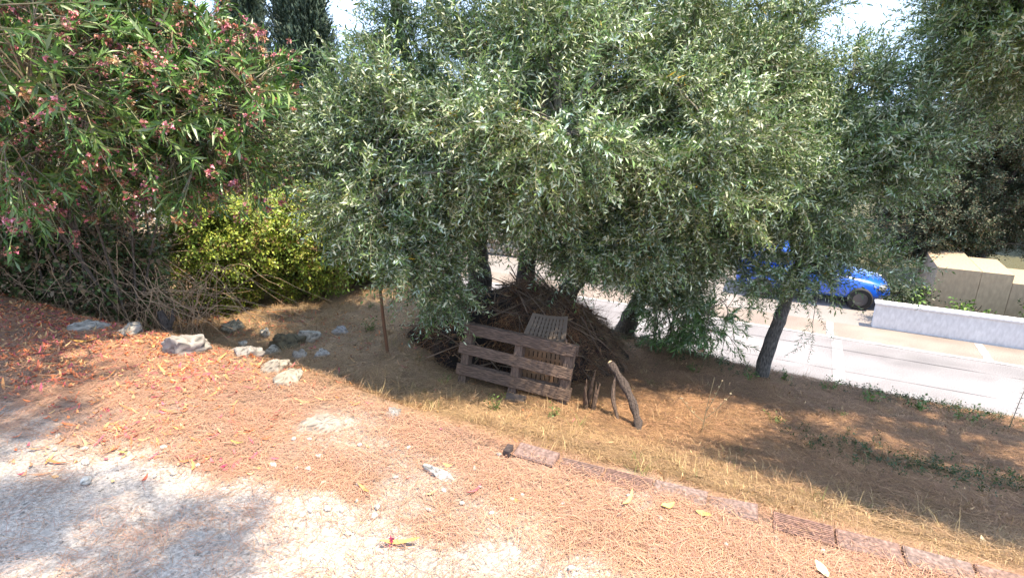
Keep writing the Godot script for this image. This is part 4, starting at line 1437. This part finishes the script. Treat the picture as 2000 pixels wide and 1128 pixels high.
func tinted(mesh: Mesh, c: Color) -> Mesh:
	var arr := mesh.surface_get_arrays(0)
	var cols := PackedColorArray()
	cols.resize(arr[Mesh.ARRAY_VERTEX].size())
	for i in cols.size():
		var o: Color = arr[Mesh.ARRAY_COLOR][i]
		cols[i] = Color(c.r * o.r, c.g * o.g, c.b * o.b)
	arr[Mesh.ARRAY_COLOR] = cols
	var m := ArrayMesh.new()
	m.add_surface_from_arrays(Mesh.PRIMITIVE_TRIANGLES, arr)
	return m

# ---------------------------------------------------------------- road and beyond
const RD := Vector2(0.888, -0.459)     # along the road, to the right
const RN := Vector2(0.459, 0.888)      # across it, away

func RP(along: float, across: float, y: float) -> Vector3:
	var q := RD * along + RN * across
	return V(q.x, y, q.y)

func strip(m: MB, a0: float, a1: float, c0: float, c1: float, y: float, col: Color, step := 0.5, wob := 0.0, wear := 0.0) -> void:
	var n2 := int(ceil((a1 - a0) / step))
	var cn := maxi(1, int((c1 - c0) / minf(step, 0.6)))
	if wear > 0.0:
		cn = maxi(4, cn)
	for i in n2 + 1:
		for j in cn + 1:
			var al := lerpf(a0, a1, float(i) / n2)
			var ac := lerpf(c0, c1, float(j) / cn) + wob * nz.get_noise_2d(al * 60.0, j * 40.0)
			var gg := 1.0 + 0.3 * nz.get_noise_2d(al * 3.0, ac * 9.0) + 0.22 * nz.get_noise_2d(al * 22.0, ac * 22.0)
			var worn := sst(0.0, 0.3, nz.get_noise_2d(al * 30.0, ac * 60.0 + 5.0) + 0.4 * nz.get_noise_2d(al * 130.0, ac * 130.0)) * wear
			m.p(RP(al, ac, y), Vector3.UP, mixc(Color(col.r * gg, col.g * gg, col.b * gg), Color(0.28, 0.265, 0.265), worn))
	for i in n2:
		for j in cn:
			var a := i * (cn + 1) + j + (m.v.size() - (n2 + 1) * (cn + 1))
			m.q(a, a + 1, a + cn + 2, a + cn + 1)

func street() -> void:
	rng.seed = 801
	var m := MB.new()
	strip(m, -50, 30, 9.6, 14.45, -3.6, Color(0.275, 0.26, 0.264), 0.25)
	struct("road", m.mesh(), M.asphalt)
	m = MB.new()
	strip(m, -50, 30, 14.45, 15.55, -3.598, Color(0.3, 0.245, 0.205), 0.2, 0.0)
	strip(m, -50, 3.5, 15.55, 19.5, -3.598, Color(0.3, 0.27, 0.25), 1.0)
	struct("parking_strip", m.mesh(), M.asphalt)
	for k in [[14.38, 14.5, -3.592], [11.15, 11.33, -3.594]]:
		m = MB.new()
		strip(m, -50, 30, k[0], k[1], k[2], Color(0.6, 0.59, 0.58), 0.15, 0.03, 0.9)
		struct("road_marking", m.mesh(), M.paint)
	for al in [0.9, 3.9, 6.9]:
		m = MB.new()
		strip(m, al, al + 0.16, 14.52, 15.5, -3.592, Color(0.5, 0.49, 0.48), 0.04, 0.03, 0.9)
		struct("road_marking", m.mesh(), M.paint)
	m = MB.new()
	strip(m, 1.0, 1.22, 11.4, 14.3, -3.593, Color(0.4, 0.39, 0.395), 0.05, 0.03, 0.9)
	struct("road_marking", m.mesh(), M.paint)
	for k in [[12.5, 0.012], [13.7, 0.016]]:
		m = MB.new()
		strip(m, -45, 25, k[0], k[0] + k[1], -3.593, Color(0.16, 0.15, 0.155), 0.3, 0.015)
		struct("road_seam", m.mesh(), M.asphalt)
	# white wall
	var t := thing("garden_wall", "low white rendered wall with a flat coping along the far side of the road", "wall", RP(9.0, 15.7, -3.62))
	var ang := atan2(RD.y, RD.x)
	t.rotation.y = ang
	var x0 := -7.3
	obj("body", boxm(Vector3(22, 0.62, 0.2), 0.006, Color(0.72, 0.72, 0.74)), M.stucco, t, Vector3(x0 + 11 + 0.2, 0.31, 0))
	obj("coping", boxm(Vector3(22.06, 0.05, 0.27), 0.008, Color(0.75, 0.74, 0.73)), M.stucco, t, Vector3(x0 + 11 + 0.2, 0.642, 0))
	# steps beyond it
	var tan := Color(0.42, 0.32, 0.21)
	t = thing("garden_steps", "tan rendered garden steps climbing left behind the white wall", "steps", RP(6.0, 17.0, -3.62))
	t.rotation.y = ang
	for i in 9:
		var h2 := maxf(0.3, 0.35 + 0.2 * (5 - i))
		obj("step", boxm(Vector3(0.62, h2, 1.6), 0.01, tan * rr(0.95, 1.05)), M.stucco, t, Vector3(-1.6 + 0.622 * i, h2 * 0.5, -0.85))
	obj("landing", boxm(Vector3(0.9, 1.353, 2.4), 0.01, tan), M.stucco, t, Vector3(-2.362, 0.6765, -1.25))
	# plants in the bed
	rng.seed = 802
	var gr := [Color(0.12, 0.22, 0.03), Color(0.18, 0.28, 0.05), Color(0.05, 0.09, 0.02)]
	var bt := [tw_broad(gr, 0.09, 0.3, 10), tw_broad([Color(0.03, 0.05, 0.02), Color(0.05, 0.07, 0.03)], 0.06, 0.35, 14)]
	for s in [["broad-leaved bright green plant behind the white wall", 3.9, 16.15, 12, 0.3], ["bushy green plant behind the white wall at the foot of the tan steps", 5.2, 16.2, 16, 0.35], ["dark low shrub behind the end of the white wall", 2.5, 16.3, 40, 0.5]]:
		var at := RP(s[1], s[2], -3.62)
		var p := thing("garden_plant", s[0], "plant", at)
		var nd := []
		for k in 4:
			limb(p, "stem", [at, at + Vector3(rr(-0.2, 0.2), 0.35, rr(-0.1, 0.1)), at + Vector3(rr(-0.4, 0.4), 0.75, rr(-0.2, 0.2))], 0.012, 0.005, nd, Color(0.12, 0.1, 0.05), 0.0, 5)
		crown(p, nd, [[at + Vector3(0, 0.6, 0), Vector3(s[4], 0.3, 0.3), s[3]]], bt, M.broad, {"spp": 5, "up": 0.5, "droop": 0.2, "gap": 0.8, "weights": [0.75, 0.25] if s[3] < 30 else [0.1, 0.9]})
	car("small blue hatchback parked side-on left of the white wall", RP(0.4, 17.6, -3.598), ang + 0.05, Color(0.012, 0.11, 0.6), 1.0)
	car("red car parked farther back, its end just showing left of the blue hatchback", RP(-5.2, 19.0, -3.598), ang + 0.2, Color(0.5, 0.03, 0.03), 1.0)
	house()
	stone_gatepost()

func loft(m: MB, sec: Array, col: Color, sides := 16, pw := 4.0) -> void:
	# sec: [x, y0, y1, half width, top narrowing]
	var first := m.v.size()
	for s in sec:
		for j in sides:
			var a := TAU * (j + 0.5) / sides
			var cx := signf(cos(a)) * pow(absf(cos(a)), 2.0 / pw)
			var cy := signf(sin(a)) * pow(absf(sin(a)), 2.0 / pw)
			var y: float = lerpf(s[1], s[2], cy * 0.5 + 0.5)
			var w: float = s[3] * (1.0 - s[4] * (cy * 0.5 + 0.5))
			m.p(Vector3(s[0], y, cx * w), Vector3(0, cy, cx).normalized(), col)
	for i in sec.size() - 1:
		for j in sides:
			var a := first + i * sides + j
			var b := first + i * sides + (j + 1) % sides
			m.q(a, b, b + sides, a + sides)
	for e in [0, sec.size() - 1]:
		var cen := m.p(Vector3(sec[e][0], (sec[e][1] + sec[e][2]) * 0.5, 0), Vector3(-1 if e == 0 else 1, 0, 0), col)
		for j in sides:
			m.f(cen, first + e * sides + j, first + e * sides + (j + 1) % sides)
	m.smooth()

func car(label: String, at: Vector3, turn: float, paint: Color, k: float) -> void:
	var t := thing("parked_car", label, "car", at)
	t.rotation.y = turn
	var m := MB.new()
	loft(m, [[-1.9, 0.42, 0.78, 0.6, 0.05], [-1.86, 0.3, 0.92, 0.72, 0.06], [-1.6, 0.24, 0.98, 0.82, 0.08], [-0.8, 0.22, 0.98, 0.85, 0.08], [0.4, 0.22, 0.96, 0.85, 0.08], [0.85, 0.22, 0.93, 0.84, 0.1], [1.4, 0.24, 0.82, 0.82, 0.14], [1.75, 0.28, 0.72, 0.74, 0.16], [1.9, 0.36, 0.6, 0.6, 0.15]], paint)
	obj("body", m.mesh(), M.car, t)
	m = MB.new()
	loft(m, [[-1.82, 0.9, 1.0, 0.72, 0.1], [-1.5, 0.9, 1.4, 0.72, 0.2], [-1.2, 0.9, 1.47, 0.72, 0.22], [-0.1, 0.9, 1.47, 0.72, 0.22], [0.25, 0.9, 1.4, 0.72, 0.2], [0.95, 0.9, 0.96, 0.7, 0.1]], paint)
	obj("roof", m.mesh(), M.car, t)
	for e in [-1, 1]:
		for wdw in [[-0.95, 0.75], [-0.08, 0.72]]:
			m = MB.new()
			box(m, Transform3D(Basis(Vector3.RIGHT, e * -0.28), Vector3(wdw[0], 1.18, e * 0.655)), Vector3(wdw[1], 0.32, 0.02), 0.006, Color(0.02, 0.025, 0.03))
			obj("window", m.mesh(), M.car, t)
		for wx in [-1.2, 1.22]:
			m = MB.new()
			tube(m, [Vector3(wx, 0.3, e * 0.66), Vector3(wx, 0.3, e * 0.83), Vector3(wx, 0.3, e * 0.86)], [0.3, 0.3, 0.27], 24, Color(0.02, 0.02, 0.02), 0, true)
			var w := obj("wheel", m.mesh(), M.rubber, t)
			m = MB.new()
			tube(m, [Vector3(wx, 0.3, e * 0.84), Vector3(wx, 0.3, e * 0.872)], [0.19, 0.17], 18, Color(0.16, 0.16, 0.17), 0, true)
			obj("rim", m.mesh(), M.steel, w)
		m = MB.new()
		box(m, Transform3D(Basis(Vector3.UP, e * -0.4), Vector3(1.72, 0.62, e * 0.6)), Vector3(0.16, 0.14, 0.24), 0.03, Color(0.7, 0.7, 0.7))
		obj("headlight", m.mesh(), M.steel, t)
		m = MB.new()
		box(m, Transform3D(Basis(), Vector3(0.55, 0.98, e * 0.86)), Vector3(0.12, 0.11, 0.16), 0.03, paint)
		obj("mirror", m.mesh(), M.car, t)
		m = MB.new()
		box(m, Transform3D(Basis(), Vector3(-0.25, 0.8, e * 0.845)), Vector3(0.16, 0.03, 0.02), 0.006, paint)
		obj("door_handle", m.mesh(), M.car, t)
	m = MB.new()
	box(m, Transform3D(Basis(), Vector3(1.86, 0.36, 0)), Vector3(0.12, 0.2, 1.2), 0.04, Color(0.03, 0.03, 0.03))
	obj("bumper", m.mesh(), M.rubber, t)

func house() -> void:
	var at := V(5.5, -3.62, 27.0)
	var t := thing("house", "white house with shuttered windows far behind the olive crowns across the road", "house", at)
	t.rotation.y = -0.45
	obj("wall", boxm(Vector3(11, 4.6, 7), 0.02, Color(0.72, 0.71, 0.69)), M.stucco, t, Vector3(0, 2.3, 0))
	var m := MB.new()
	var rc := Color(0.36, 0.17, 0.1)
	var e := [Vector3(-5.9, 4.6, 3.9), Vector3(5.9, 4.6, 3.9), Vector3(5.9, 4.6, -3.9), Vector3(-5.9, 4.6, -3.9), Vector3(-2.5, 5.7, 0), Vector3(2.5, 5.7, 0)]
	for f4 in [[0, 1, 5, 4], [1, 2, 5, 5], [2, 3, 4, 5], [3, 0, 4, 4], [3, 2, 1, 0]]:
		var cen: Vector3 = (e[f4[0]] + e[f4[1]] + e[f4[2]]) / 3.0
		var o := cen - Vector3(0, 4.9, 0)
		m.flat(e[f4[0]], e[f4[1]], e[f4[2]], o, rc)
		if f4[2] != f4[3]:
			m.flat(e[f4[0]], e[f4[2]], e[f4[3]], o, rc)
	obj("roof", m.mesh(), M.tile, t)
	for x in [-3.8, -1.3, 3.6]:
		var w := obj("window", boxm(Vector3(1.1, 1.3, 0.08), 0.01, Color(0.6, 0.6, 0.58)), M.stucco, t, Vector3(x, 2.6, 3.52))
		obj("pane", boxm(Vector3(0.9, 1.1, 0.02), 0.0, Color(0.05, 0.06, 0.07)), M.car, w, Vector3(0, 0, 0.04))
		for s in [-1, 1]:
			obj("shutter", boxm(Vector3(0.5, 1.3, 0.05), 0.01, Color(0.1, 0.16, 0.22)), M.paint, w, Vector3(s * 0.82, 0, 0.02))
	var d := obj("door", boxm(Vector3(1.0, 2.1, 0.08), 0.01, Color(0.2, 0.12, 0.07)), M.paint, t, Vector3(1.2, 1.05, 3.52))
	obj("handle", boxm(Vector3(0.04, 0.14, 0.05), 0.01, Color(0.6, 0.55, 0.4)), M.steel, d, Vector3(0.4, 0, 0.06))

func stone_gatepost() -> void:
	rng.seed = 803
	var t := thing("stone_wall", "pale rubble stone wall glimpsed between the olive trunks across the road", "wall", RP(-9.5, 17.6, -3.6))
	t.rotation.y = atan2(RD.y, RD.x)
	var vars_ := []
	for k in 4:
		vars_.append(rock(Vector3(0.36, 0.26, 0.34), [Color(0.5, 0.46, 0.4), Color(0.46, 0.38, 0.28), Color(0.55, 0.5, 0.42), Color(0.42, 0.38, 0.34)][k], 0.25, 10))
	for r in 5:
		for i in 17:
			var o := obj("stone", vars_[rng.randi() % 4], M.rock, t, Vector3(-2.7 + i * 0.33 + (0.16 if r % 2 else 0.0) + rr(-0.02, 0.02), 0.1 + r * 0.21, rr(-0.03, 0.03)))
			o.rotation.y = rr(-0.3, 0.3)

# ---------------------------------------------------------------- everything
func _ready() -> void:
	var cam := Camera3D.new()
	cam.name = "camera"
	cam.fov = 53.9
	cam.near = 0.05
	cam.far = 900.0
	cam.position = Vector3(0, 1.6, 0)
	cam.rotation_degrees = Vector3(-18, 0, 0)
	add_child(cam)
	cam.current = true
	var sky := ProceduralSkyMaterial.new()
	sky.sky_top_color = Color(0.65, 0.72, 0.83)
	sky.sky_horizon_color = Color(0.62, 0.72, 0.86)
	sky.sky_curve = 0.14
	sky.ground_bottom_color = Color(0.35, 0.3, 0.25)
	sky.ground_horizon_color = Color(0.62, 0.64, 0.66)
	sky.energy_multiplier = 1.0
	var env := Environment.new()
	env.background_mode = Environment.BG_SKY
	env.sky = Sky.new()
	env.sky.sky_material = sky
	env.background_energy_multiplier = 1.5
	env.tonemap_mode = Environment.TONE_MAPPER_LINEAR
	env.tonemap_exposure = EXPOSURE
	env.sdfgi_enabled = true
	env.ssao_enabled = true
	env.ssil_enabled = true
	var we := WorldEnvironment.new()
	we.name = "world_environment"
	we.environment = env
	add_child(we)
	var sun := DirectionalLight3D.new()
	sun.name = "sun"
	sun.light_energy = SUN_ENERGY
	sun.light_color = Color(1.0, 0.93, 0.83)
	sun.light_angular_distance = 0.5
	sun.shadow_enabled = true
	add_child(sun)
	var el := deg_to_rad(69.0)
	var az := deg_to_rad(113.0)      # to the right of straight ahead
	var to_sun := Vector3(cos(el) * sin(az), sin(el), -cos(el) * cos(az))
	sun.look_at_from_position(Vector3.ZERO, -to_sun, Vector3.FORWARD)
	nz.noise_type = FastNoiseLite.TYPE_SIMPLEX_SMOOTH
	nz.frequency = 0.06
	nz.fractal_octaves = 3
	nz.seed = 7
	rng.seed = 1
	materials()
	build_ground()
	street()
	far_trees()
	shrubs()
	olives()
	heap()
	pallet()
	chair()
	wood_pieces()
	edging()
	stones()
	weeds()
	litter()
